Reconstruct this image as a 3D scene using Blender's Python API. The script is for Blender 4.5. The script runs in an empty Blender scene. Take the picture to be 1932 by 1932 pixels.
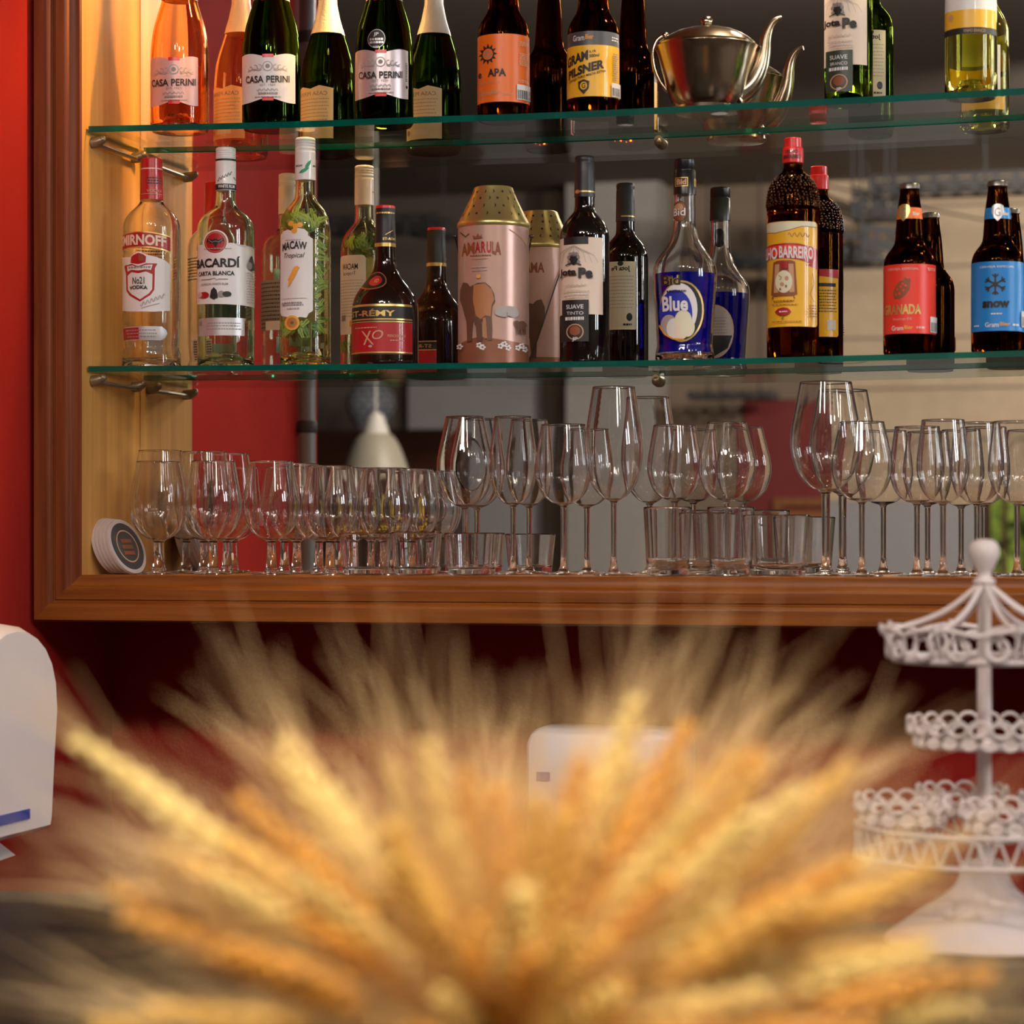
import bpy, bmesh, math, random
from mathutils import Vector, Matrix
random.seed(7)
C = bpy.context.scene.collection
SC = bpy.context.scene
# ------------------------------------------------------------------ calibration (pixels of the 1932 px photo -> metres)
F, PS, YH, H = 4795.0, 0.2509, 1024.0, 1.5
def tt(px, Y):
    u = (px - 966) / F
    return Y / (math.cos(PS) + u * math.sin(PS))
def sc(px, Y): return F / tt(px, Y)                       # pixels per metre at that point
def wx(px, Y):
    u = (px - 966) / F
    return tt(px, Y) * (-math.sin(PS) + u * math.cos(PS))
def pw(px, py, Y): return Vector((wx(px, Y), Y, H + (YH - py) / sc(px, Y)))
YM, YF, YS, YB, YW = 3.836, 3.603, 3.624, 3.69, 3.90        # mirror, frame front, shelf front, bottles, wall
XJ = -1.605                                                 # inner face of the left side panel
ZG, ZB = H - 0.0492, H - 0.1207                             # ledge top, bottom of the rail
def mp(px, py, Yreal):                                      # point seen in the mirror
    p = pw(px, py, 2 * YM - Yreal); p.y = Yreal; return p
# ------------------------------------------------------------------ camera, world, lights, exposure
cd = bpy.data.cameras.new('camera'); cam = bpy.data.objects.new('camera', cd); C.objects.link(cam)
cam.location = (0, 0, H); cam.rotation_euler = (math.pi / 2, 0, PS)
cd.sensor_width = 36; cd.lens = F / 1932 * 36; cd.shift_y = (YH - 966) / 1932
cd.clip_start = 0.05
cd.dof.use_dof = True; cd.dof.focus_distance = 3.98; cd.dof.aperture_fstop = 4.7; cd.dof.aperture_blades = 0
SC.camera = cam
W = bpy.data.worlds.new('world'); SC.world = W; W.use_nodes = True
W.node_tree.nodes['Background'].inputs[0].default_value = (1.0, 0.86, 0.75, 1)
W.node_tree.nodes['Background'].inputs[1].default_value = 0.014
def lamp(kind, name, loc, power, color, size=0.06, target=None, **kw):
    l = bpy.data.lights.new(name, kind); o = bpy.data.objects.new(name, l); C.objects.link(o)
    l.energy = power; l.color = color; o.location = loc
    if kind == 'AREA': l.shape = 'RECTANGLE'; l.size = kw['sx']; l.size_y = kw['sy']
    else: l.shadow_soft_size = size
    if kind == 'SPOT': l.spot_size = kw.get('angle', 1.5); l.spot_blend = kw.get('blend', 0.6)
    if target is not None:
        o.rotation_euler = (Vector(target) - Vector(loc)).to_track_quat('-Z', 'Y').to_euler()
    return o
WARM = (1.0, 0.80, 0.58); NEUT = (1.0, 0.90, 0.80); DAY = (0.92, 0.96, 1.0)
# daylight through the two windows of the right-hand wall
lamp('AREA', 'window_daylight', (3.62, 2.55, 2.65), 25, DAY, target=(0, 2.85, 2.2), sx=0.19, sy=0.95)
lamp('AREA', 'window_daylight', (3.62, 1.70, 2.65), 22, DAY, target=(0, 2.3, 2.2), sx=0.19, sy=0.95)
# ceiling lamps of the bar, then the added ledge lights
lamp('POINT', 'ceiling_bulb', (-1.30, 0.52, 3.23), 90, NEUT, 0.10)
lamp('POINT', 'ceiling_bulb', (-0.35, 0.52, 3.23), 62, NEUT, 0.12)
lamp('POINT', 'ceiling_bulb', (1.1, 0.40, 3.14), 62, NEUT, 0.12)
for x_, y_ in ((-0.9, 0.9), (0.35, 1.1), (1.9, 0.8), (2.6, 1.6)): lamp('POINT', 'ceiling_bulb', (x_, y_, 3.2), 9, NEUT, 0.065)
for x_ in (-1.30, -1.02, -0.74, -0.46, -0.20): lamp('SPOT', 'ledge_sparkle_light', (x_ + 0.25, 0.75, 3.2), 46, NEUT, 0.12, (x_, 3.66, H + 0.08), angle=0.20, blend=0.5)  # unseen narrow beams added for sparkle in the glasses
# unseen lights added to brighten the far room and the flower table
lamp('SPOT', 'room_fill_light', (0.6, -1.6, 3.1), 400, NEUT, 0.05, (-1.0, -5.0, 2.1), angle=1.9, blend=0.9)
lamp('SPOT', 'room_fill_light', (0.4, 0.2, 3.2), 110, NEUT, 0.05, (-2.7, -1.7, 1.3), angle=0.9, blend=0.9)
lamp('SPOT', 'wheat_fill_light', (0.25, 0.55, 3.15), 130, (1.0, 0.86, 0.60), 0.05, (-0.28, 1.22, 1.25), angle=0.66, blend=0.8)  # extra light added above the wheat to brighten it
# warm spots under the top board of the cabinet
lamp('SPOT', 'cabinet_spot', (-1.22, 3.70, H + 1.02), 25, (1.0, 0.53, 0.15), 0.025, (-1.62, 3.74, H + 0.35), angle=1.9, blend=0.7)
lamp('SPOT', 'cabinet_spot', (-0.55, 3.70, H + 1.02), 10, WARM, 0.025, (-0.6, 3.72, H), angle=2.0, blend=0.8)
lamp('SPOT', 'cabinet_spot', (0.15, 3.70, H + 1.02), 12, (1.0, 0.85, 0.45), 0.025, (-0.15, 3.72, H + 0.55), angle=1.7, blend=0.8)
SC.view_settings.view_transform = 'Standard'; SC.view_settings.look = 'None'
SC.view_settings.gamma = 1.0; SC.view_settings.use_curve_mapping = False; SC.view_settings.exposure = 0.0
cy = SC.cycles
cy.max_bounces = 20; cy.diffuse_bounces = 3; cy.glossy_bounces = 8; cy.transmission_bounces = 18; cy.transparent_max_bounces = 24
cy.use_denoising = True; cy.sample_clamp_indirect = 10.0; cy.blur_glossy = 0.2
# ------------------------------------------------------------------ materials
M = {}
def nt(name):
    m = bpy.data.materials.new(name); m.use_nodes = True; M[name] = m
    n = m.node_tree; return m, n, n.nodes['Principled BSDF']
def pm(name, col, rough=0.5, metal=0.0, spec=0.5, coat=0.0, noise=0.0, nscale=40, bump=0.0, bscale=60, sheen=0.0):
    m, n, b = nt(name)
    b.inputs['Base Color'].default_value = (*col, 1); b.inputs['Roughness'].default_value = rough
    b.inputs['Metallic'].default_value = metal; b.inputs['Specular IOR Level'].default_value = spec
    b.inputs['Coat Weight'].default_value = coat
    tc = n.nodes.new('ShaderNodeTexCoord')
    if noise:
        t = n.nodes.new('ShaderNodeTexNoise'); t.inputs['Scale'].default_value = nscale; t.inputs['Detail'].default_value = 4
        n.links.new(tc.outputs['Object'], t.inputs['Vector'])
        r = n.nodes.new('ShaderNodeMix'); r.data_type = 'RGBA'
        r.inputs[6].default_value = (*[c * (1 - noise) for c in col], 1); r.inputs[7].default_value = (*[min(1, c * (1 + noise)) for c in col], 1)
        n.links.new(t.outputs['Fac'], r.inputs[0]); n.links.new(r.outputs[2], b.inputs['Base Color'])
    if bump:
        t = n.nodes.new('ShaderNodeTexNoise'); t.inputs['Scale'].default_value = bscale; t.inputs['Detail'].default_value = 6
        n.links.new(tc.outputs['Object'], t.inputs['Vector'])
        k = n.nodes.new('ShaderNodeBump'); k.inputs['Strength'].default_value = bump; k.inputs['Distance'].default_value = 0.01
        n.links.new(t.outputs['Fac'], k.inputs['Height']); n.links.new(k.outputs['Normal'], b.inputs['Normal'])
    return m
def wood(name, dark, light, axis, rough=0.4, sc_=1.0, knots=True, coat=0.2):
    m, n, b = nt(name)
    tc = n.nodes.new('ShaderNodeTexCoord'); mpn = n.nodes.new('ShaderNodeMapping')
    s = [38 * sc_] * 3; s[axis] = 1.8 * sc_ * (0.6 if sc_ < 0.6 else 1); mpn.inputs['Scale'].default_value = s
    n.links.new(tc.outputs['Object'], mpn.inputs['Vector'])
    t = n.nodes.new('ShaderNodeTexNoise'); t.inputs['Scale'].default_value = 1.6; t.inputs['Detail'].default_value = 7; t.inputs['Roughness'].default_value = 0.6
    n.links.new(mpn.outputs['Vector'], t.inputs['Vector'])
    cr = n.nodes.new('ShaderNodeValToRGB'); e = cr.color_ramp.elements
    e[0].position = 0.30; e[0].color = (*dark, 1); e[1].position = 0.68; e[1].color = (*light, 1)
    n.links.new(t.outputs['Fac'], cr.inputs['Fac']); n.links.new(cr.outputs['Color'], b.inputs['Base Color'])
    b.inputs['Roughness'].default_value = rough; b.inputs['Coat Weight'].default_value = coat; b.inputs['Coat Roughness'].default_value = 0.25; b.inputs['Specular IOR Level'].default_value = 0.2
    return m
def glass(name, col, ior=1.5, rough=0.0, bump=0.0, zones=None):
    m = bpy.data.materials.new(name); m.use_nodes = True; M[name] = m; n = m.node_tree
    n.nodes.remove(n.nodes['Principled BSDF'])
    g = n.nodes.new('ShaderNodeBsdfGlass'); g.inputs['Color'].default_value = (*col, 1); g.inputs['IOR'].default_value = ior; g.inputs['Roughness'].default_value = rough
    n.links.new(g.outputs[0], n.nodes['Material Output'].inputs[0])
    if bump:
        tc = n.nodes.new('ShaderNodeTexCoord'); t = n.nodes.new('ShaderNodeTexVoronoi'); t.inputs['Scale'].default_value = bump
        n.links.new(tc.outputs['Object'], t.inputs['Vector'])
        k = n.nodes.new('ShaderNodeBump'); k.inputs['Strength'].default_value = 0.9; k.inputs['Distance'].default_value = 0.004
        n.links.new(t.outputs['Distance'], k.inputs['Height']); n.links.new(k.outputs['Normal'], g.inputs['Normal'])
    return m
def sheet_glass(name, tint, refl=1.0):                    # flat float glass seen without bending
    m = bpy.data.materials.new(name); m.use_nodes = True; M[name] = m; n = m.node_tree
    n.nodes.remove(n.nodes['Principled BSDF'])
    t = n.nodes.new('ShaderNodeBsdfTransparent'); t.inputs[0].default_value = (*tint, 1)
    g = n.nodes.new('ShaderNodeBsdfGlossy'); g.inputs['Roughness'].default_value = 0.0; g.inputs['Color'].default_value = (1, 1, 1, 1)
    # Schlick reflectance from |cos| so that the pane behaves the same from both faces
    ge = n.nodes.new('ShaderNodeNewGeometry'); dt = n.nodes.new('ShaderNodeVectorMath'); dt.operation = 'DOT_PRODUCT'
    n.links.new(ge.outputs['Incoming'], dt.inputs[0]); n.links.new(ge.outputs['Normal'], dt.inputs[1])
    def mt(op, a, b=None):
        k = n.nodes.new('ShaderNodeMath'); k.operation = op; n.links.new(a, k.inputs[0])
        if b is not None: k.inputs[1].default_value = b
        return k.outputs[0]
    iv = n.nodes.new('ShaderNodeMath'); iv.operation = 'SUBTRACT'; iv.inputs[0].default_value = 1.0; n.links.new(mt('ABSOLUTE', dt.outputs['Value']), iv.inputs[1])
    fr = mt('ADD', mt('MULTIPLY', mt('POWER', iv.outputs[0], 5.0), 0.62 * refl), 0.03)
    mx = n.nodes.new('ShaderNodeMixShader')
    n.links.new(fr, mx.inputs[0]); n.links.new(t.outputs[0], mx.inputs[1]); n.links.new(g.outputs[0], mx.inputs[2])
    n.links.new(mx.outputs[0], n.nodes['Material Output'].inputs[0]); return m
def emit(name, col, s):
    m = bpy.data.materials.new(name); m.use_nodes = True; M[name] = m; n = m.node_tree
    n.nodes.remove(n.nodes['Principled BSDF'])
    e = n.nodes.new('ShaderNodeEmission'); e.inputs[0].default_value = (*col, 1); e.inputs[1].default_value = s
    n.links.new(e.outputs[0], n.nodes['Material Output'].inputs[0]); return m
pm('red_paint', (0.29, 0.017, 0.013), 0.85, spec=0.06, noise=0.10, nscale=9, bump=0.08, bscale=120)
pm('dark_red_paint', (0.16, 0.012, 0.010), 0.6, noise=0.1, nscale=9)
pm('grey_plaster', (0.30, 0.29, 0.29), 0.85, noise=0.10, nscale=25, bump=0.1)
pm('light_plaster', (0.36, 0.33, 0.30), 0.85, noise=0.10, nscale=25, bump=0.1)
pm('brown_plaster', (0.20, 0.145, 0.10), 0.85, noise=0.15, nscale=14, bump=0.1)
pm('dark_plaster', (0.10, 0.075, 0.06), 0.85, noise=0.15, nscale=14, bump=0.1)
pm('stone_block', (0.52, 0.40, 0.27), 0.9, noise=0.12, nscale=14, bump=0.6, bscale=45)
pm('mortar', (0.22, 0.17, 0.13), 0.95)
pm('floor_tile', (0.10, 0.07, 0.05), 0.4, noise=0.2)
pm('ceiling_paint', (0.19, 0.155, 0.125), 0.9, noise=0.08)
pm('tray_steel', (0.035, 0.034, 0.036), 0.6, metal=0.2)
pm('pipe_grey', (0.16, 0.17, 0.19), 0.4)
pm('black_counter', (0.012, 0.009, 0.006), 0.55, spec=0.2, noise=0.3)
wood('cabinet_wood_upright', (0.10, 0.018, 0.005), (0.22, 0.055, 0.012), 2, 0.45, coat=0.04)
wood('cabinet_wood_rail', (0.14, 0.032, 0.004), (0.29, 0.090, 0.013), 0, 0.45, coat=0.04)
wood('pine_upright', (0.44, 0.19, 0.045), (0.70, 0.37, 0.10), 2, 0.5, 0.38, coat=0.05)
wood('pine_ledge', (0.32, 0.11, 0.025), (0.50, 0.21, 0.055), 0, 0.45, coat=0.05)
wood('dark_wood', (0.030, 0.010, 0.006), (0.075, 0.026, 0.013), 0)
wood('door_wood', (0.16, 0.06, 0.02), (0.28, 0.12, 0.04), 2)
m, n, b = nt('mirror_silver'); b.inputs['Base Color'].default_value = (0.90, 0.90, 0.89, 1); b.inputs['Metallic'].default_value = 1; b.inputs['Roughness'].default_value = 0.0
sheet_glass('shelf_glass', (0.955, 0.975, 0.965), 0.68)
m, n, b = nt('shelf_edge'); b.inputs['Base Color'].default_value = (0.0, 0.11, 0.085, 1); b.inputs['Roughness'].default_value = 0.12; b.inputs['Transmission Weight'].default_value = 0.35; b.inputs['IOR'].default_value = 1.5
# looking out through an edge from inside the pane it is clear glass
ge = n.nodes.new('ShaderNodeNewGeometry'); tr_ = n.nodes.new('ShaderNodeBsdfTransparent'); tr_.inputs[0].default_value = (0.80, 0.92, 0.87, 1); mx = n.nodes.new('ShaderNodeMixShader')
n.links.new(ge.outputs['Backfacing'], mx.inputs[0]); n.links.new(b.outputs[0], mx.inputs[1]); n.links.new(tr_.outputs[0], mx.inputs[2]); n.links.new(mx.outputs[0], n.nodes['Material Output'].inputs[0])
glass('drink_glass', (0.99, 0.99, 0.99), 1.54)
glass('clear_bottle', (0.98, 0.98, 0.97), 1.45)
glass('clear_green_tint', (0.90, 0.975, 0.92), 1.45)
glass('rose_bottle', (1.0, 0.80, 0.62), 1.40)
glass('green_bottle', (0.15, 0.26, 0.06), 1.45)
glass('olive_bottle', (0.28, 0.40, 0.06), 1.45)
glass('yellow_bottle', (0.98, 0.98, 0.70), 1.40)
glass('amber_bottle', (0.22, 0.078, 0.016), 1.45)
glass('brown_bottle', (0.30, 0.12, 0.025), 1.45)
glass('embossed_brown', (0.40, 0.16, 0.035), 1.45, bump=170)
glass('blue_liquid', (0.06, 0.12, 0.95), 1.36)
n = M['blue_liquid'].node_tree; df = n.nodes.new('ShaderNodeBsdfDiffuse'); df.inputs[0].default_value = (0.002, 0.006, 0.42, 1); mx = n.nodes.new('ShaderNodeMixShader'); mx.inputs[0].default_value = 0.5
n.links.new(n.nodes['Glass BSDF'].outputs[0], mx.inputs[1]); n.links.new(df.outputs[0], mx.inputs[2]); n.links.new(mx.outputs[0], n.nodes['Material Output'].inputs[0])
glass('macaw_glass', (0.975, 0.985, 0.86), 1.45)
pm('relief_glass', (0.05, 0.016, 0.004), 0.06, spec=0.8)
pm('black_glass', (0.006, 0.004, 0.004), 0.03, spec=0.7)
pm('brandy_glass', (0.014, 0.005, 0.003), 0.03, spec=0.7)
pm('red_cap', (0.46, 0.008, 0.018), 0.28, coat=0.5)
pm('bright_red', (0.72, 0.018, 0.018), 0.3, coat=0.3)
pm('white_cap', (0.74, 0.72, 0.73), 0.3, coat=0.3)
pm('black_cap', (0.010, 0.009, 0.010), 0.3)
pm('black_capsule', (0.018, 0.016, 0.020), 0.42)
pm('white_foil', (0.80, 0.76, 0.68), 0.3, metal=0.35, bump=0.15, bscale=300)
pm('pink_foil', (0.80, 0.60, 0.48), 0.3, metal=0.4, bump=0.15, bscale=300)
pm('crown_metal', (0.28, 0.26, 0.25), 0.3, metal=0.9)
pm('gold', (0.72, 0.50, 0.17), 0.32, metal=0.7)
pm('gold_lid', (0.70, 0.56, 0.22), 0.30, metal=0.85)
pm('silver_print', (0.58, 0.56, 0.58), 0.38, metal=0.6)
pm('ink', (0.012, 0.010, 0.011), 0.5)
pm('grey_ink', (0.26, 0.24, 0.24), 0.5)
pm('soft_ink', (0.42, 0.37, 0.36), 0.5)
pm('paper_white', (0.76, 0.73, 0.74), 0.42, coat=0.1)
pm('paper_cream', (0.80, 0.64, 0.52), 0.5)
pm('paper_ivory', (0.74, 0.68, 0.50), 0.5)
pm('paper_pink', (0.70, 0.40, 0.37), 0.35, metal=0.1)
pm('paper_silver', (0.60, 0.51, 0.53), 0.33, metal=0.45)
pm('paper_peach', (0.80, 0.45, 0.25), 0.5)
pm('dark_red_print', (0.40, 0.012, 0.018), 0.35, coat=0.3)
pm('tan_line', (0.55, 0.30, 0.16), 0.5)
pm('orange_paper', (0.85, 0.16, 0.012), 0.38)
pm('yellow_paper', (0.85, 0.45, 0.02), 0.36, coat=0.3)
pm('red_paper', (0.80, 0.045, 0.025), 0.38)
pm('blue_paper', (0.012, 0.22, 0.62), 0.38)
pm('grey_paper', (0.06, 0.06, 0.07), 0.4)
pm('green_paper', (0.030, 0.045, 0.030), 0.4)
pm('leaf_print', (0.10, 0.20, 0.02), 0.5)
pm('pale_leaf_print', (0.24, 0.34, 0.05), 0.5)
pm('leaf_dark', (0.04, 0.11, 0.015), 0.5)
pm('teal_leaf', (0.02, 0.28, 0.13), 0.5)
pm('orange_print', (0.80, 0.36, 0.05), 0.5)
pm('blue_print', (0.02, 0.03, 0.40), 0.4)
pm('barrel_print', (0.26, 0.07, 0.02), 0.5)
pm('tin_pink', (0.56, 0.35, 0.29), 0.30, metal=0.25, noise=0.12, nscale=18)
pm('tin_brown', (0.27, 0.105, 0.06), 0.32, metal=0.25, noise=0.15, nscale=30)
pm('elephant_print', (0.13, 0.060, 0.035), 0.4)
pm('elephant_light', (0.42, 0.17, 0.065), 0.4)
pm('wire', (0.10, 0.09, 0.085), 0.35, metal=0.8)
pm('bracket_metal', (0.26, 0.20, 0.13), 0.4, metal=0.7)
pm('silver_plate', (0.50, 0.41, 0.30), 0.20, metal=1.0, noise=0.18, nscale=22)
pm('coaster_edge', (0.52, 0.44, 0.42), 0.8)
pm('coaster_face', (0.05, 0.045, 0.05), 0.6)
pm('white_plastic', (0.80, 0.77, 0.82), 0.32)
pm('white_iron', (0.78, 0.68, 0.67), 0.5, noise=0.06, nscale=60)
pm('blue_label', (0.03, 0.07, 0.42), 0.5)
pm('lamp_shade_metal', (0.42, 0.38, 0.29), 0.4)
pm('lamp_white', (0.72, 0.68, 0.60), 0.5)
pm('vase_white', (0.55, 0.57, 0.62), 0.3)
pm('vase_blue', (0.02, 0.03, 0.10), 0.3)
pm('yellow_petal', (0.85, 0.62, 0.02), 0.6)
pm('stem_green', (0.12, 0.20, 0.04), 0.6)
pm('terracotta', (0.30, 0.12, 0.06), 0.7)
for i, (c_, d_) in enumerate((((0.90, 0.56, 0.14), 0.2), ((0.80, 0.40, 0.06), 0.2), ((0.95, 0.70, 0.28), 0.2))):
    pm('wheat_%d' % i, c_, 0.55, noise=d_, nscale=120)
pm('wheat_awn', (0.82, 0.58, 0.30), 0.5)
pm('wheat_stem', (0.68, 0.42, 0.12), 0.5)
emit('bulb_glow', (1.0, 0.80, 0.50), 18)
emit('window_sky', (0.92, 0.96, 1.0), 4.0)
def leaf_window():
    m = bpy.data.materials.new('garden_view'); m.use_nodes = True; M['garden_view'] = m; n = m.node_tree
    n.nodes.remove(n.nodes['Principled BSDF'])
    e = n.nodes.new('ShaderNodeEmission'); e.inputs[1].default_value = 0.55
    tc = n.nodes.new('ShaderNodeTexCoord'); t = n.nodes.new('ShaderNodeTexNoise'); t.inputs['Scale'].default_value = 14; t.inputs['Detail'].default_value = 8
    cr = n.nodes.new('ShaderNodeValToRGB'); q = cr.color_ramp.elements
    q[0].position = 0.40; q[0].color = (0.03, 0.05, 0.01, 1); q[1].position = 0.66; q[1].color = (0.50, 0.62, 0.10, 1)
    n.links.new(tc.outputs['Object'], t.inputs['Vector']); n.links.new(t.outputs['Fac'], cr.inputs['Fac'])
    n.links.new(cr.outputs['Color'], e.inputs[0]); n.links.new(e.outputs[0], n.nodes['Material Output'].inputs[0])
leaf_window()
# ------------------------------------------------------------------ object helpers
def tag(o, label=None, cat=None, group=None, kind=None):
    if label: o['label'] = label
    if cat: o['category'] = cat
    if group: o['group'] = group
    if kind: o['kind'] = kind
    return o
def thing(name, label, cat, loc=(0, 0, 0), rz=0.0, group=None):
    o = bpy.data.objects.new(name, None); C.objects.link(o); o.empty_display_size = 0.02
    o.location = loc; o.rotation_euler = (0, 0, rz)
    return tag(o, label, cat, group)
class MB:
    def __init__(s): s.v = []; s.f = []; s.m = []; s.mats = []; s.flat = set()
    def mi(s, name):
        if name not in s.mats: s.mats.append(name)
        return s.mats.index(name)
    def add(s, vs, fs, mat, flat=False):
        o = len(s.v); k = s.mi(mat); s.v += [tuple(p) for p in vs]
        for f in fs:
            if flat: s.flat.add(len(s.f))
            s.f.append([i + o for i in f]); s.m.append(k)
    def box(s, a, b, mat):
        (x0, y0, z0), (x1, y1, z1) = a, b
        vs = [(x0, y0, z0), (x1, y0, z0), (x1, y1, z0), (x0, y1, z0), (x0, y0, z1), (x1, y0, z1), (x1, y1, z1), (x0, y1, z1)]
        s.add(vs, [(0, 3, 2, 1), (4, 5, 6, 7), (0, 1, 5, 4), (1, 2, 6, 5), (2, 3, 7, 6), (3, 0, 4, 7)], mat, True)
    def lathe(s, prof, mat, seg=40, origin=(0, 0, 0), cap0=False, cap1=False):
        ox, oy, oz = origin; vs = []; fs = []; rings = []
        for r, z in prof:
            if r < 1e-6: rings.append([len(vs)]); vs.append((ox, oy, oz + z))
            else:
                rings.append(list(range(len(vs), len(vs) + seg)))
                vs += [(ox + r * math.cos(2 * math.pi * k / seg), oy + r * math.sin(2 * math.pi * k / seg), oz + z) for k in range(seg)]
        for A, B in zip(rings, rings[1:]):
            if len(A) == 1 and len(B) == 1: continue
            for k in range(seg):
                j = (k + 1) % seg
                if len(A) == 1: fs.append((A[0], B[j], B[k]))
                elif len(B) == 1: fs.append((A[k], A[j], B[0]))
                else: fs.append((A[k], A[j], B[j], B[k]))
        if cap0 and len(rings[0]) > 1: fs.append(tuple(reversed(rings[0])))
        if cap1 and len(rings[-1]) > 1: fs.append(tuple(rings[-1]))
        s.add(vs, fs, mat)
    def tube(s, pts, rad, mat, seg=8, closed=False):
        pts = [Vector(p) for p in pts]; n = len(pts); vs = []; fs = []
        if not hasattr(rad, '__len__'): rad = [rad] * n
        up = None
        for i, p in enumerate(pts):
            if closed: d = pts[(i + 1) % n] - pts[i - 1]
            else: d = pts[min(i + 1, n - 1)] - pts[max(i - 1, 0)]
            d.normalize()
            if up is None: up = d.orthogonal().normalized()
            up = (up - d * up.dot(d)).normalized(); w = d.cross(up)
            vs += [p + rad[i] * (math.cos(2 * math.pi * k / seg) * up + math.sin(2 * math.pi * k / seg) * w) for k in range(seg)]
        for i in range(n if closed else n - 1):
            a, b2 = i * seg, ((i + 1) % n) * seg
            for k in range(seg):
                j = (k + 1) % seg; fs.append((a + k, a + j, b2 + j, b2 + k))
        if not closed:
            fs.append(tuple(reversed(range(seg)))); fs.append(tuple(range((n - 1) * seg, n * seg)))
        s.add(vs, fs, mat)
    def ball(s, c, r, mat, seg=16, rings=10, sx=1, sy=1, sz=1):
        prof = [(r * math.sin(math.pi * i / rings), -r * math.cos(math.pi * i / rings)) for i in range(rings + 1)]
        prof[0] = (0, -r); prof[-1] = (0, r); o = len(s.v)
        s.lathe(prof, mat, seg)
        for i in range(o, len(s.v)):
            x, y, z = s.v[i]; s.v[i] = (c[0] + x * sx, c[1] + y * sy, c[2] + z * sz)
    def build(s, name, parent=None, smooth=True, angle=35):
        me = bpy.data.meshes.new(name); me.from_pydata(s.v, [], s.f); me.update()
        for k in s.mats: me.materials.append(M[k])
        me.polygons.foreach_set('material_index', s.m)
        if smooth:
            me.polygons.foreach_set('use_smooth', [i not in s.flat for i in range(len(s.f))])
            me.set_sharp_from_angle(angle=math.radians(angle))
        o = bpy.data.objects.new(name, me); C.objects.link(o)
        if parent is not None: o.parent = parent
        return o
def chaikin(pts, n=2):
    for _ in range(n):
        q = [pts[0]]
        for (a, b), (c, d) in zip(pts, pts[1:]):
            q += [(a * .75 + c * .25, b * .75 + d * .25), (a * .25 + c * .75, b * .25 + d * .75)]
        pts = q + [pts[-1]]
    return pts
def dup(o, parent=None):
    c = o.copy(); C.objects.link(c)
    if parent is not None: c.parent = parent
    for ch in list(o.children): dup(ch, c)
    return c
def structure(name, mb, label=None):
    o = mb.build(name, None, smooth=False); o['kind'] = 'structure'
    if label: o['label'] = label
    return o
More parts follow.
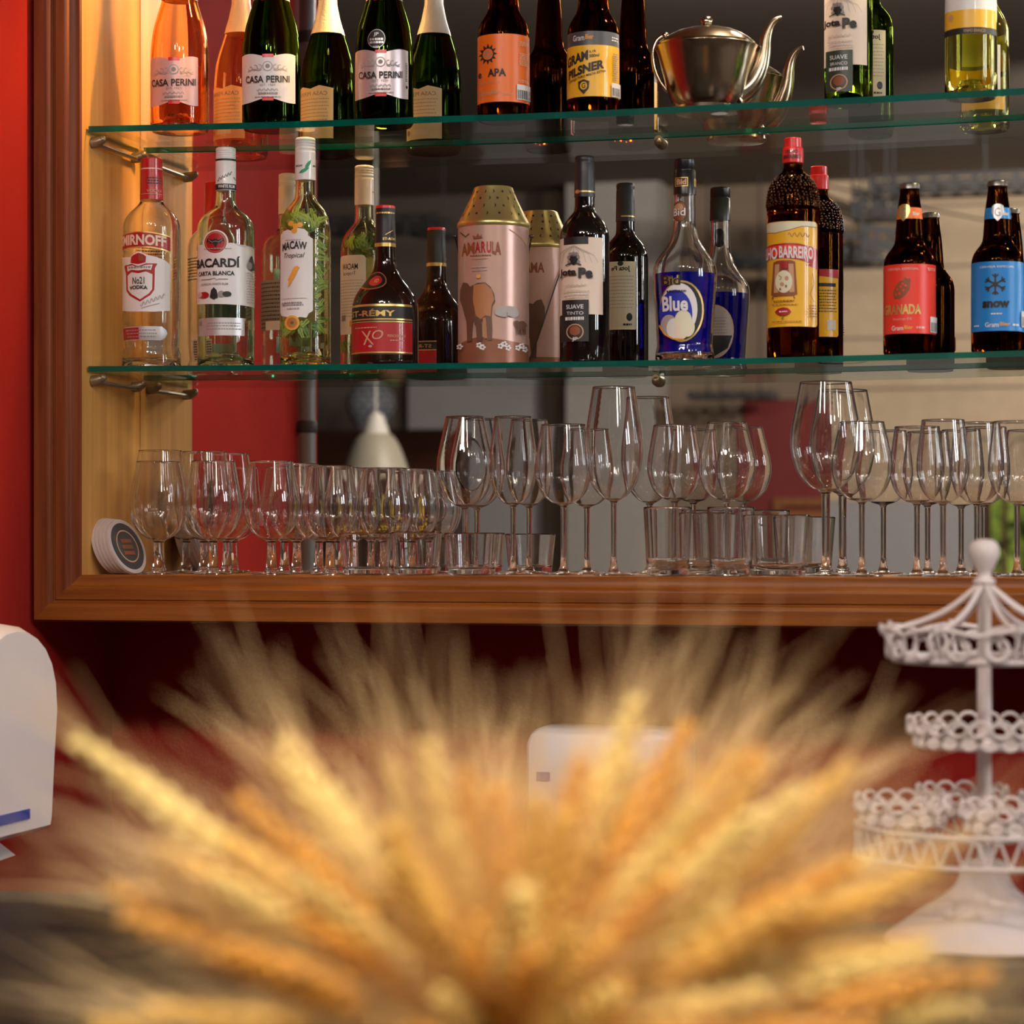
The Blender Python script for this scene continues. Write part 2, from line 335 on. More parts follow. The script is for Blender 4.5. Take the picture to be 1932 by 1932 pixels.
# ------------------------------------------------------------------ lettering and printed labels (real thin sheets wrapped on the bottle)
_glyphs = {}
def text_mesh(s, bold=0.0):
    key = (s, bold)
    if key not in _glyphs:
        cu = bpy.data.curves.new('t', 'FONT'); cu.body = s; cu.size = 1.0; cu.offset = bold; cu.resolution_u = 3
        o = bpy.data.objects.new('t', cu); me = bpy.data.meshes.new_from_object(o)
        vs = [(v.co.x, v.co.y) for v in me.vertices]; fs = [tuple(p.vertices) for p in me.polygons]
        bpy.data.objects.remove(o); bpy.data.curves.remove(cu); bpy.data.meshes.remove(me)
        _glyphs[key] = (vs, fs)
    return _glyphs[key]
class Label:
    """Flat artwork given in photo pixels, wrapped on a body of revolution. theta 0 looks at the camera."""
    def __init__(s, bot, back=False, lift=0.0003, R=None):
        s.b = bot; s.Rp = R; s.mb = MB(); s.k = 0; s.back = back; s.lift = lift
    def U(s, x):                                            # pixel -> angle
        R = s.Rp or s.b.Rpx; d = (x - s.b.c) / R
        if s.back: return d                                 # back labels: angle from arc length
        if d > 0.985: return math.asin(0.985) + (d - 0.985)
        if d < -0.985: return -math.asin(0.985) + (d + 0.985)
        return math.asin(d)
    def P(s, th, z, lift):
        r = s.b.radius(z) + lift
        if s.back: th = math.pi + th
        return (r * math.sin(th), -r * math.cos(th), z)
    def emit_2d(s, vs, fs, mat, step=True):                 # vs in (theta, z)
        lift = s.lift + 0.00016 * s.k; s.k += 1
        bm = bmesh.new(); bv = [bm.verts.new((a, z, 0)) for a, z in vs]
        for f in fs:
            try: bm.faces.new([bv[i] for i in f])
            except ValueError: pass
        if step:
            a0, a1 = min(v[0] for v in vs), max(v[0] for v in vs); z0, z1 = min(v[1] for v in vs), max(v[1] for v in vs)
            n = int((a1 - a0) / 0.12)
            for i in range(1, n + 1):
                bmesh.ops.bisect_plane(bm, geom=bm.verts[:] + bm.edges[:] + bm.faces[:], plane_co=(a0 + (a1 - a0) * i / (n + 1), 0, 0), plane_no=(1, 0, 0), dist=1e-7)
            n = 0 if s.b.straight(z0, z1) else int((z1 - z0) / 0.005)
            for i in range(1, n + 1):
                bmesh.ops.bisect_plane(bm, geom=bm.verts[:] + bm.edges[:] + bm.faces[:], plane_co=(0, z0 + (z1 - z0) * i / (n + 1), 0), plane_no=(0, 1, 0), dist=1e-7)
        bm.verts.index_update(); 
        out = [s.P(v.co.x, v.co.y, lift) for v in bm.verts]; faces = []
        for f in bm.faces:
            idx = [v.index for v in f.verts]
            if f.normal.z < 0: idx.reverse()
            faces.append(idx)
        bm.free(); s.mb.add(out, faces, mat)
        return s
    def poly(s, pts, mat):
        return s.emit_2d([(s.U(x), s.b.z(y)) for x, y in pts], [tuple(range(len(pts)))], mat)
    def rect(s, x0, y0, x1, y1, mat): return s.poly([(x0, y0), (x1, y0), (x1, y1), (x0, y1)], mat)
    def rrect(s, x0, y0, x1, y1, r, mat):
        p = []
        for cx, cy2, a in ((x1 - r, y0 + r, -90), (x1 - r, y1 - r, 0), (x0 + r, y1 - r, 90), (x0 + r, y0 + r, 180)):
            p += [(cx + r * math.cos(math.radians(a + t)), cy2 + r * math.sin(math.radians(a + t))) for t in (0, 30, 60, 90)]
        return s.poly(p, mat)
    def oval(s, x, y, rx, ry, mat, n=28): return s.poly([(x + rx * math.cos(2 * math.pi * i / n), y + ry * math.sin(2 * math.pi * i / n)) for i in range(n)], mat)
    def text(s, t, x0, y0, x1, y1, mat, bold=0.02, slant=0.0, arc=0.0, tilt=0.0):
        vs, fs = text_mesh(t, bold)
        a0, a1 = min(v[0] for v in vs), max(v[0] for v in vs); b0, b1 = min(v[1] for v in vs), max(v[1] for v in vs)
        u0, u1 = s.U(x0), s.U(x1); z1, z0 = s.b.z(y0), s.b.z(y1); out = []
        for a, b in vs:
            p = (a - a0) / (a1 - a0); q = (b - b0) / (b1 - b0)
            u = u0 + p * (u1 - u0) + slant * (q - 0.5) * (z1 - z0) / s.b.R
            out.append((u, z0 + q * (z1 - z0) + (arc * (1 - (2 * p - 1) ** 2) + tilt * (p - 0.5)) / s.b.s))
        return s.emit_2d(out, fs, mat)
    def bars(s, x0, x1, ys, h, mat, seed=0):                # lines of print too small to read
        rn = random.Random(seed); vs = []; fs = []
        for y in ys:
            x = x0 + rn.uniform(0, 0.08) * (x1 - x0); e = x1 - rn.uniform(0, 0.08) * (x1 - x0)
            while x < e:
                w = min(rn.uniform(1.8, 5.5), e - x); k = len(vs)
                vs += [(s.U(x), s.b.z(y)), (s.U(x + w), s.b.z(y)), (s.U(x + w), s.b.z(y + h)), (s.U(x), s.b.z(y + h))]
                fs.append((k, k + 1, k + 2, k + 3)); x += w + 1.1
        return s.emit_2d(vs, fs, mat, step=False)
    def line(s, pts, w, mat):
        vs = []; fs = []
        for i, (x, y) in enumerate(pts):
            a = pts[max(i - 1, 0)]; b = pts[min(i + 1, len(pts) - 1)]
            dx, dy = b[0] - a[0], b[1] - a[1]; l = math.hypot(dx, dy) or 1
            nx, ny = -dy / l * w / 2, dx / l * w / 2
            vs += [(s.U(x + nx), s.b.z(y + ny)), (s.U(x - nx), s.b.z(y - ny))]
            if i: fs.append((2 * i - 2, 2 * i - 1, 2 * i + 1, 2 * i))
        return s.emit_2d(vs, fs, mat)
    def barcode(s, x0, y0, x1, y1):
        s.rect(x0, y0, x1, y1, 'paper_white'); x = x0 + 1.2; vs = []; fs = []; rn = random.Random(int(x0))
        while x < x1 - 1.6:
            w = rn.choice((0.6, 0.9, 1.3)); k = len(vs); ya = y0 + (y1 - y0) * 0.35
            vs += [(s.U(x), s.b.z(ya)), (s.U(x + w), s.b.z(ya)), (s.U(x + w), s.b.z(y1 - 1.5)), (s.U(x), s.b.z(y1 - 1.5))]
            fs.append((k, k + 1, k + 2, k + 3)); x += w + rn.choice((0.6, 1.0))
        return s.emit_2d(vs, fs, 'ink', step=False)
    def done(s, name='label', lab=None):
        o = s.mb.build(name, s.b.root, angle=60)
        if lab: o['label'] = lab
        return o
class Bottle:
    def __init__(s, name, label, c, Y, R, shelf, cat='bottle', group=None):
        s.c, s.Y, s.Rpx = c, Y, R; s.s = sc(c, Y); s.R = R / s.s
        X = wx(c, Y); s.zb = shelf(X); d = Vector((-X, -Y)).normalized()
        s.root = thing(name, label, cat, (X, Y, s.zb), math.atan2(d.x, -d.y), group); s.prof = [(s.R, 0), (s.R, 1)]
        s.base_y = YH - (s.zb - H) * s.s
    def z(s, y): return H + (YH - y) / s.s - s.zb
    def pz(s, pts, n=1):                                    # (y, half width) px, top to bottom -> (r, z) bottom to top
        q = [(w / s.s, max(s.z(y), 0.0)) for y, w in pts][::-1]
        return chaikin(q, n) if n else q
    def radius(s, z):
        p = s.prof
        if z <= p[0][1]: return p[0][0]
        for (r0, z0), (r1, z1) in zip(p, p[1:]):
            if z0 <= z <= z1: return r0 + (r1 - r0) * ((z - z0) / (z1 - z0) if z1 > z0 else 0)
        return p[-1][0]
    def straight(s, z0, z1): return max(abs(s.radius(z0 + (z1 - z0) * i / 6) - s.radius(z0)) for i in range(7)) < 0.0004
    def body(s, pts, mat, wall=None, punt=0.012, name='body', n=1, mats=None):
        """pts from the top of the glass down to the heel; solid unless a wall thickness is given"""
        p = s.pz(pts, n); r0 = p[0][0]
        p = [(r0 * 0.93, 0.0), (r0, 0.005)] + [q for q in p if q[1] > 0.008]
        s.prof = [(r0, 0.0)] + p[2:]
        base = [(0, punt), (r0 * 0.45, punt * 0.75), (r0 * 0.75, 0.001)]
        mb = MB()
        if wall is None: full = base + p + [(0, p[-1][1])]
        else:
            inner = [(max(r - wall, 0.002), z) for r, z in p if z > 0.012]
            full = base + p + list(reversed(inner)) + [(inner[0][0] * 0.97, 0.010), (r0 * 0.75, 0.006), (r0 * 0.45, punt + 0.004), (0, punt + 0.006)]
        mb.lathe(full, mat, 48); return mb.build(name, s.root, angle=50)
    def cap(s, pts, mat, name='cap', n=0, lab=None):
        p = s.pz(pts, n); mb = MB(); mb.lathe([(0, p[0][1])] + p + [(0, p[-1][1])], mat, 40)
        s.prof_cap = p; o = mb.build(name, s.root, angle=40)
        if lab: o['label'] = lab
        return o
    def on(s, pts):                                         # labels that follow another surface (cap, lid)
        s._keep = s.prof, s.Rpx; s.prof = s.pz(pts, 0); s.Rpx = sum(w for y, w in pts) / len(pts)
    def off(s): s.prof, s.Rpx = s._keep
# ------------------------------------------------------------------ shelf planes (the long panes sag a little between their supports)
UP = [(165, 238), (400, 233), (560, 229), (860, 218), (960, 215.5), (1180, 206), (1400, 194.5), (1660, 181), (1932, 166)]
LO = [(157, 691), (400, 689.5), (630, 687), (900, 684.5), (1120, 681.5), (1300, 678.5), (1500, 673.5), (1700, 668), (1932, 661)]
def shelf_fn(tab):
    P = [(wx(x, YS), H + (YH - y) / sc(x, YS)) for x, y in tab]
    def fn(X):
        for (a, za), (b, zb) in zip(P, P[1:]):
            if X <= b or b == P[-1][0]: return za + (zb - za) * max(0.0, min(1.15, (X - a) / (b - a)))
    return fn
ZUP, ZLO = shelf_fn(UP), shelf_fn(LO)
ZLE = lambda X: ZG
# ------------------------------------------------------------------ the room
mb = MB(); mb.box((-6.2, -5.2, -0.1), (3.8, 4.0, 0.0), 'floor_tile'); structure('floor', mb)
mb = MB(); mb.box((-6.2, -5.2, 3.30), (3.8, 4.0, 3.4), 'ceiling_paint'); structure('ceiling', mb)
mb = MB(); mb.box((-3.1, YW, 0), (3.8, YW + 0.12, 3.3), 'red_paint'); structure('wall_front', mb)
XL = -1.681
Ycor = 2 * YM - (XL / math.tan(math.atan((598 - 966) / F) - PS))
mb = MB(); mb.box((XL - 0.14, Ycor, 0), (XL, YW - 0.001, 3.3), 'red_paint'); structure('wall_left', mb)
mb = MB(); mb.box((-6.2, Ycor + 0.001, 0), (XL - 0.141, Ycor + 0.12, 3.3), 'dark_plaster'); structure('wall_passage', mb)
mb = MB(); mb.box((-6.3, -5.2, 0), (-6.2, Ycor, 3.3), 'dark_plaster'); structure('wall_far_left', mb)
YR = -5.0
def seg(x0, x1, y0, y1, mat, name, Y=YR, t=0.05):           # a stretch of wall as seen in the mirror
    a, b = mp(x0, y1, Y), mp(x1, y0, Y); m_ = MB(); m_.box((a.x, Y - t, max(a.z, 0)), (b.x, Y, min(b.z, 3.3)), mat); structure(name, m_)
mb = MB(); mb.box((-6.2, -5.2, 0), (3.8, YR - 0.06, 3.3), 'dark_plaster'); structure('wall_back', mb)
seg(560, 1024, -600, 2600, 'dark_plaster', 'trim_1')
seg(770, 1020, 690, 2600, 'grey_plaster', 'trim_2', YR + 0.06)
seg(1024, 1068, -600, 2600, 'brown_plaster', 'trim_3')
seg(1068, 1244, -600, 2600, 'light_plaster', 'trim_4', YR + 0.25, 0.24)
seg(1244, 1405, -600, 2600, 'brown_plaster', 'trim_5')
seg(1405, 1560, -600, 755, 'brown_plaster', 'trim_6')
seg(1560, 1990, -600, 945, 'stone_block', 'trim_7', YR + 0.02, 0.08)
seg(1560, 1850, 945, 2600, 'grey_plaster', 'trim_8', YR + 0.04, 0.06)
# courses of the block wall: thin mortar joints
for i, y in enumerate((300, 395, 508, 640, 735, 830)):
    a, b = mp(1560, y, YR + 0.02), mp(1990, y, YR + 0.02); m_ = MB(); m_.box((a.x, YR + 0.02, a.z - 0.006), (b.x, YR + 0.026, a.z + 0.006), 'mortar'); structure('trim_%d' % (9 + i), m_)
# dark red door with a wooden frame
a, b = mp(1405, 1900, YR), mp(1560, 755, YR); mb = MB(); mb.box((a.x, YR - 0.03, 0), (b.x, YR + 0.02, b.z), 'dark_red_paint'); d1 = structure('door_1', mb)
for nm, (x0, x1, y0, y1) in {'upper_rail': (1462, 1560, 940, 955), 'lower_panel': (1475, 1560, 978, 1900), 'middle_rail': (1462, 1560, 964, 978), 'stile': (1462, 1475, 955, 1900)}.items():
    a, b = mp(x0, y1, YR), mp(x1, y0, YR); m_ = MB(); m_.box((a.x, YR + 0.021, max(a.z, 0.02)), (b.x, YR + 0.05, b.z), 'door_wood' if nm != 'lower_panel' else 'brown_plaster'); m_.build(nm, d1, smooth=False)
# garden window at the right of the reflection
a, b = mp(1868, 1120, YR), mp(1945, 930, YR); mb = MB()
mb.box((a.x, YR + 0.03, a.z), (b.x, YR + 0.035, b.z), 'garden_view'); w1 = structure('window_1', mb)
mb = MB()
for x in (1862, 1893, 1942):
    p, q = mp(x, 1130, YR), mp(x + 9, 925, YR); mb.box((p.x, YR + 0.036, p.z), (q.x, YR + 0.07, q.z), 'dark_wood')
mb.build('window_frame', w1, smooth=False)
# right-hand wall with two windows (out of frame, the daylight comes from here)
XR = 3.7
mb = MB(); mb.box((XR, -5.2, 0), (XR + 0.1, YW, 3.3), 'light_plaster'); structure('wall_right', mb)
for i, y in enumerate((2.55, 1.70)):
    mb = MB(); mb.box((XR - 0.02, y - 0.25, 2.15), (XR - 0.01, y + 0.25, 3.15), 'window_sky'); w_ = structure('window_%d' % (i + 2), mb)
    mb = MB()
    for yy in (y - 0.29, y + 0.25): mb.box((XR - 0.05, yy, 2.11), (XR - 0.021, yy + 0.04, 3.19), 'dark_wood')
    for zz in (2.11, 3.15): mb.box((XR - 0.05, y - 0.25, zz), (XR - 0.021, y + 0.25, zz + 0.04), 'dark_wood')
    mb.build('window_frame', w_, smooth=False)
# grey service pipe on the left wall, with its clamps
Yp = 2 * YM - ((XL + 0.018) / math.tan(math.atan((578 - 966) / F) - PS))
pr = thing('service_pipe', 'grey vertical service pipe reflected beside the red wall', 'pipe', (XL + 0.020, Yp, 0))
mb = MB(); mb.tube([(0, 0, 0.0), (0, 0, 3.29)], 0.0165, 'pipe_grey', 16); mb.build('pipe', pr)
for z in (0.6, 1.72, 2.5):
    mb = MB(); mb.lathe([(0.018, z), (0.020, z + 0.004), (0.020, z + 0.02), (0.018, z + 0.024)], 'tray_steel', 20); mb.build('clamp', pr)
# ------------------------------------------------------------------ the back-bar cabinet
XE, ZT = 1.25, H + 1.15
cab = thing('back_bar_cabinet', 'wooden wall cabinet with moulded frame, open front and mirrored back', 'cabinet', (XJ, YF, ZB))
def rel(mb): mb.v = [(x - XJ, y - YF, z - ZB) for x, y, z in mb.v]; return mb
Wd = 0.0715
step = [(0.0, 0.0049), (0.03, 0.001), (0.20, 0.001), (0.235, -0.001), (0.26, -0.006), (0.29, -0.009), (0.33, -0.0095), (0.52, -0.0095), (0.545, -0.007), (0.57, -0.007), (0.60, -0.014), (0.64, -0.0185), (0.68, -0.019), (0.955, -0.019), (1.0, -0.014), (1.0, 0.30)]
n_ = len(step); mb = MB(); vs = []
for w, d in step: vs += [(XJ - w * Wd, YF + d, ZG - w * Wd), (XJ - w * Wd, YF + d, ZT)]
mb.add(vs, [(2 * i, 2 * i + 1, 2 * i + 3, 2 * i + 2) for i in range(n_ - 1)], 'cabinet_wood_upright'); rel(mb).build('frame_stile', cab, angle=50)
mb = MB(); vs = []
for w, d in step: vs += [(XJ - w * Wd, YF + d, ZG - w * Wd), (XE + 0.07, YF + d, ZG - w * Wd)]
mb.add(vs, [(2 * i, 2 * i + 2, 2 * i + 3, 2 * i + 1) for i in range(n_ - 1)], 'cabinet_wood_rail'); rel(mb).build('frame_rail', cab, angle=50)
mb = MB(); mb.box((XJ - 0.022, YF + 0.005, ZG - 0.02), (XJ, YM + 0.03, ZT), 'pine_upright'); rel(mb).build('side_panel', cab, smooth=False)
mb = MB(); mb.box((XE, YF + 0.005, ZG - 0.02), (XE + 0.022, YM + 0.03, ZT), 'pine_upright'); rel(mb).build('side_panel', cab, smooth=False)
mb = MB(); mb.box((XJ, YF + 0.005, ZG - 0.02), (XE, YM + 0.03, ZG), 'pine_ledge'); rel(mb).build('ledge_board', cab, smooth=False)
mb = MB(); mb.box((XJ - 0.02, YF, ZT), (XE + 0.02, YM + 0.03, ZT + 0.022), 'pine_ledge'); rel(mb).build('top_board', cab, smooth=False)
mb = MB(); mb.box((XJ - 0.02, YM + 0.005, ZG - 0.02), (XE, YM + 0.03, ZT), 'dark_wood'); rel(mb).build('back_board', cab, smooth=False)
mb = MB(); mb.box((XJ + 0.001, YM, ZG + 0.0005), (XE - 0.001, YM + 0.005, ZT), 'mirror_silver'); mo = rel(mb).build('mirror', cab, smooth=False); mo['label'] = 'mirror lining the back'
# two long glass shelves
def shelf(fn, name, label, th):
    xs = [XJ + 0.004 + (XE - 0.01 - XJ) * (i / 60) for i in range(61)]; y0, y1 = YS, YM - 0.006
    o = thing(name, label, 'shelf', (xs[0], y0, fn(xs[0]) - th)); mb = MB(); vs = []; ev = []
    for x in xs: z = fn(x); vs += [(x, y0, z), (x, y1, z), (x, y0, z - th), (x, y1, z - th)]
    fs = []; ef = []
    for i in range(60):
        a, b = 4 * i, 4 * i + 4
        fs += [(a, b, b + 1, a + 1), (a + 2, a + 3, b + 3, b + 2)]; ef += [(a, a + 2, b + 2, b), (a + 1, b + 1, b + 3, a + 3)]
    ef += [(0, 1, 3, 2), (240, 242, 243, 241)]
    ox, oy, oz = xs[0], y0, fn(xs[0]) - th; q = [(x - ox, y - oy, z - oz) for x, y, z in vs]
    mb.add(q, fs, 'shelf_glass'); mb.build('pane', o)
    mb = MB(); mb.add(q, ef, 'shelf_edge'); e = mb.build('polished_edge', o, smooth=False); e['label'] = 'green polished edge'
    return o
shelf(ZUP, 'glass_shelf', 'upper glass shelf with green edge carrying sparkling wine, beer and a teapot', 0.0095)
shelf(ZLO, 'glass_shelf', 'lower glass shelf with green edge carrying spirits from vodka to blue liqueur', 0.0085)
def support(fn, th, label):
    z = fn(XJ + 0.02) - th - 0.001; o = thing('shelf_support', label, 'bracket', (XJ + 0.001, YS + 0.02, z - 0.02), 0, 'shelf supports on the left side panel')
    L = YM - YS - 0.045
    mb = MB(); mb.tube([(0.008, 0.005, 0.006), (0.008, L, 0.006)], 0.0038, 'bracket_metal', 8); mb.build('rod', o)
    for y in (0.0, L - 0.006):
        mb = MB(); mb.tube([(0.0, y, 0.008), (0.010, y, 0.009), (0.018, y, 0.0125)], [0.0085, 0.0085, 0.006], 'bracket_metal', 12)
        mb.ball((0.018, y, 0.013), 0.0065, 'bracket_metal', 10, 6); mb.build('clip', o)
support(ZUP, 0.0095, 'bronze rod bracket with two clips under the upper shelf')
support(ZLO, 0.0085, 'bronze rod bracket with two clips under the lower shelf')
for fn, th, px, py, lb in ((ZUP, 0.0095, 1243, 258, 'small bronze clip holding the back of the upper shelf'), (ZLO, 0.0085, 1238, 707, 'small bronze clip holding the back of the lower shelf')):
    x = wx(px, YM - 0.02); o = thing('shelf_clip', lb, 'bracket', (x, YM - 0.001, fn(x) - th - 0.016))
    mb = MB(); mb.tube([(0, 0, 0.006), (0, -0.014, 0.007), (0, -0.024, 0.011)], [0.008, 0.008, 0.006], 'bracket_metal', 12); mb.build('clip_body', o)
    mb = MB(); mb.ball((0, -0.022, 0.007), 0.006, 'bracket_metal', 10, 6); mb.build('clip_screw', o)
# ------------------------------------------------------------------ bottles of the upper shelf
def champagne(name, label, c, lc, w, glassmat, paper, foil, textmat, seal=False, back='paper_ivory', sub=0):
    b = Bottle(name, label, c, 3.700, 55, ZUP)
    e = b.base_y
    b.body([(-150, 15), (-60, 18), (-30, 24), (5, 34), (30, 42), (58, 50), (90, 54), (116, 55), (160, 55), (e - 6, 55)], glassmat, wall=0.0035 if glassmat == 'rose_bottle' else None, punt=0.022)
    b.cap([(-168, 15), (-160, 18), (-150, 18.6), (-60, 19), (-30, 25), (2, 34.2)], foil, 'foil')
    b.on([(-40, 24.6), (-30, 25.5), (6, 35.3)])
    L = Label(b, lift=0.0002); L.rect(c - 30, -9, c + 30, 4, paper); L.rect(lc - 10, -4, lc + 9, 7, 'bright_red'); L.oval(lc, -24, 11, 12, paper).oval(lc, -24, 5, 5, 'grey_ink'); L.done('neck_band'); b.off()
    y0 = 108 - sub; y1 = 203 - sub; x0, x1 = lc - w / 2, lc + w / 2
    L = Label(b); top = [(x0 + (x1 - x0) * t, y0 + 9 * math.exp(-((t - .5) / .26) ** 2) + 2.5 * (abs(t - .5) * 2) ** 6) for t in [i / 20 for i in range(21)]]
    bot = [(x0 + (x1 - x0) * t, y1 - 9 * math.exp(-((t - .5) / .26) ** 2) - 2 * (abs(t - .5) * 2) ** 6) for t in [i / 20 for i in range(20, -1, -1)]]
    L.poly(top + bot, paper)
    L.rect(lc - 11, y0 + 4, lc + 10, y0 + 10.5, 'bright_red').rect(lc - 11, y1 - 11, lc + 10, y1 - 4, 'bright_red')
    cx, cy_ = lc - 1, y0 + 27
    L.oval(cx, cy_, 9.5, 9.5, 'soft_ink').oval(cx, cy_, 7.5, 7.5, paper).oval(cx, cy_, 4.2, 4.2, 'grey_ink')
    for sgn in (-1, 1):
        for k, (dx, r) in enumerate(((15, 4.5), (23, 5), (31, 3.6))):
            L.line([(cx + sgn * (dx + r * math.cos(t)), cy_ + 1 + k + r * math.sin(t)) for t in [j * 0.7 for j in range(8)]], 1.3, 'soft_ink')
        L.line([(cx + sgn * (11 + 2.7 * j), cy_ + 6 + 2 * math.sin(j * 0.9)) for j in range(10)], 1.2, 'soft_ink')
    L.text('CASA PERINI', lc - 39, y0 + 43, lc + 38, y0 + 56, textmat, 0.018, arc=-2)
    L.text('EST. 1929', lc - 14, y0 + 60, lc + 13, y0 + 64, 'grey_ink', 0.0)
    L.line([(lc - 20 + 2.2 * j, y0 + 71 + 2.4 * math.sin(j * 1.9)) for j in range(18)], 1.1, 'grey_ink')
    L.bars(lc - 17, lc + 18, [y0 + 76], 3.2, 'grey_ink', c); L.bars(lc - 23, lc + 24, [y0 + 83], 2.0, 'soft_ink', c + 1)
    L.done('front_label')
    if seal:
        L = Label(b); L.oval(710, 83, 17, 18, 'silver_print').oval(710, 83, 16, 17, 'ink').text('JP', 704, 71, 714, 79, 'silver_print', 0.03).bars(697, 724, [82, 88], 4, 'silver_print', 3); L.bars(704, 716, [97], 2.5, 'silver_print', 4); L.done('medallion')
        L = Label(b); L.rrect(763, 122, 770, 176, 3, 'paper_silver').bars(764, 768, list(range(126, 160, 3)), 1.5, 'ink', 9).oval(766.5, 171, 2, 3, 'ink'); L.done('side_label')
    L = Label(b, back=True); L.poly([(c - 48, 118), (c - 20, 112), (c, 118), (c + 25, 112), (c + 46, 116), (c + 46, 218), (c - 48, 218)], back)
    L.text('CASA PERINI', c - 36, 124, c + 34, 132, 'grey_ink', 0.01).bars(c - 40, c + 40, list(range(138, 186, 7)), 2.0, 'soft_ink', c); L.rect(c - 20, 198, c + 16, 209, 'paper_white').oval(c + 30, 204, 6, 6, 'grey_ink').done('back_label')
    return b
champagne('sparkling_wine_bottle', 'rosé sparkling wine bottle with pink label, leftmost on upper shelf', 339, 329, 88, 'rose_bottle', 'paper_pink', 'pink_foil', 'ink', back='paper_peach', sub=-6)
champagne('sparkling_wine_bottle', 'green sparkling wine bottle with bright white label, beside the rosé', 512, 506, 101, 'green_bottle', 'paper_white', 'white_foil', 'ink')
champagne('sparkling_wine_bottle', 'green sparkling wine bottle with pinkish silver label and black medallion', 725, 719, 101, 'green_bottle', 'paper_silver', 'white_foil', 'ink', seal=True, sub=8)

def beer(name, label, c, Y, shelf, dy, lab_fn, neck_fn=None, lo=(503, 633), crown=True, wide=False):
    b = Bottle(name, label, c, Y, 49, shelf); e = b.base_y
    if wide: pts = [(-150, 18), (-110, 20), (-60, 24), (-20, 27), (10, 28.5), (24, 31), (34, 37), (46, 44), (60, 48), (75, 49), (e - 6, 49)]
    else: pts = [(356, 17.5), (372, 18.8), (400, 23), (430, 25.5), (456, 27), (466, 31), (476, 39), (486, 45.5), (498, 48.6), (512, 49), (e - dy - 6, 49)]
    b.body([(y + (0 if wide else dy), w) for y, w in pts], 'amber_bottle', punt=0.008)
    t = -160 if wide else 346 + dy
    b.cap([(t, 15), (t + 1.2, 17.5), (t + 3, 18.4), (t + 11, 19.6), (t + 12, 18)], 'crown_metal', 'crown_cap')
    lab_fn(b)
    if neck_fn: neck_fn(b)
    return b
def gram(L, x0, y0, x1, y1, w='paper_white', o='orange_print'):
    m_ = x0 + (x1 - x0) * 0.57
    L.text('Gram', x0, y0, m_ - 1, y1, w, 0.01).text('Bier', m_ + 1, y0, x1, y1 - 2, o, 0.02)
def apa(b):
    L = Label(b); L.rect(893, 73, 1006, 200, 'orange_paper')
    sun = []
    for i in range(24):
        a = 2 * math.pi * i / 24; r = 17.5 if i % 2 == 0 else 11
        sun.append((921 + r * math.cos(a), 110 + r * 1.15 * math.sin(a)))
    L.poly(sun, 'ink').oval(921, 110, 9.5, 10.5, 'orange_paper').line([(921 + (7 - .25 * j) * math.cos(j * .55), 110 + (7.5 - .25 * j) * math.sin(j * .55)) for j in range(22)], 1.8, 'grey_ink')
    L.text('APA', 921, 138, 955, 153, 'ink', 0.035).text('e', 904, 143, 910, 153, 'ink', 0.02)
    L.text('American Pale Ale', 904, 160, 943, 166, 'tan_line', 0.0); gram(L, 906, 178, 942, 188, 'tan_line', 'tan_line'); L.text('500ml', 948, 183, 966, 188, 'paper_peach', 0.0)
    L.bars(978, 996, list(range(86, 94, 3)) + list(range(108, 132, 3)) + list(range(158, 164, 3)), 1.6, 'paper_peach', 5); L.barcode(974, 167, 998, 195); L.done('front_label')
def pils(b):
    L = Label(b); L.rect(1062, 68, 1180, 95, 'grey_paper').rect(1062, 94, 1180, 190, 'yellow_paper'); gram(L, 1082, 74, 1120, 85)
    L.bars(1153, 1166, [77, 82], 2, 'paper_white', 2)
    L.text('GRAM', 1073, 109, 1110, 128, 'ink', 0.045, tilt=12).text('5,1%', 1112, 104, 1124, 109, 'ink', 0.02, tilt=2).text('500ml', 1112, 111, 1130, 117, 'ink', 0.02, tilt=2)
    L.text('PILSNER', 1075, 130, 1139, 147, 'ink', 0.045, tilt=19).text('CERVEJA PURO MALTA EXTRA', 1076, 149, 1142, 155, 'ink', 0.015, tilt=19)
    L.poly([(1092, 162), (1102, 158), (1112, 162), (1111, 175), (1102, 186), (1093, 175)], 'ink').oval(1102, 170, 6.5, 7.5, 'yellow_paper').text('G', 1098.5, 165, 1105.5, 175, 'ink', 0.02)
    L.bars(1155, 1163, list(range(108, 160, 4)), 2.2, 'grey_ink', 8); L.barcode(1152, 163, 1168, 189); L.done('front_label')
beer('beer_bottle', 'brown beer bottle with an orange label and black sun emblem', 950, 3.690, ZUP, 0, apa, wide=True)
beer('beer_bottle', 'brown beer bottle with a yellow pilsner label beside the silver teapot', 1119, 3.690, ZUP, 0, pils, wide=True)
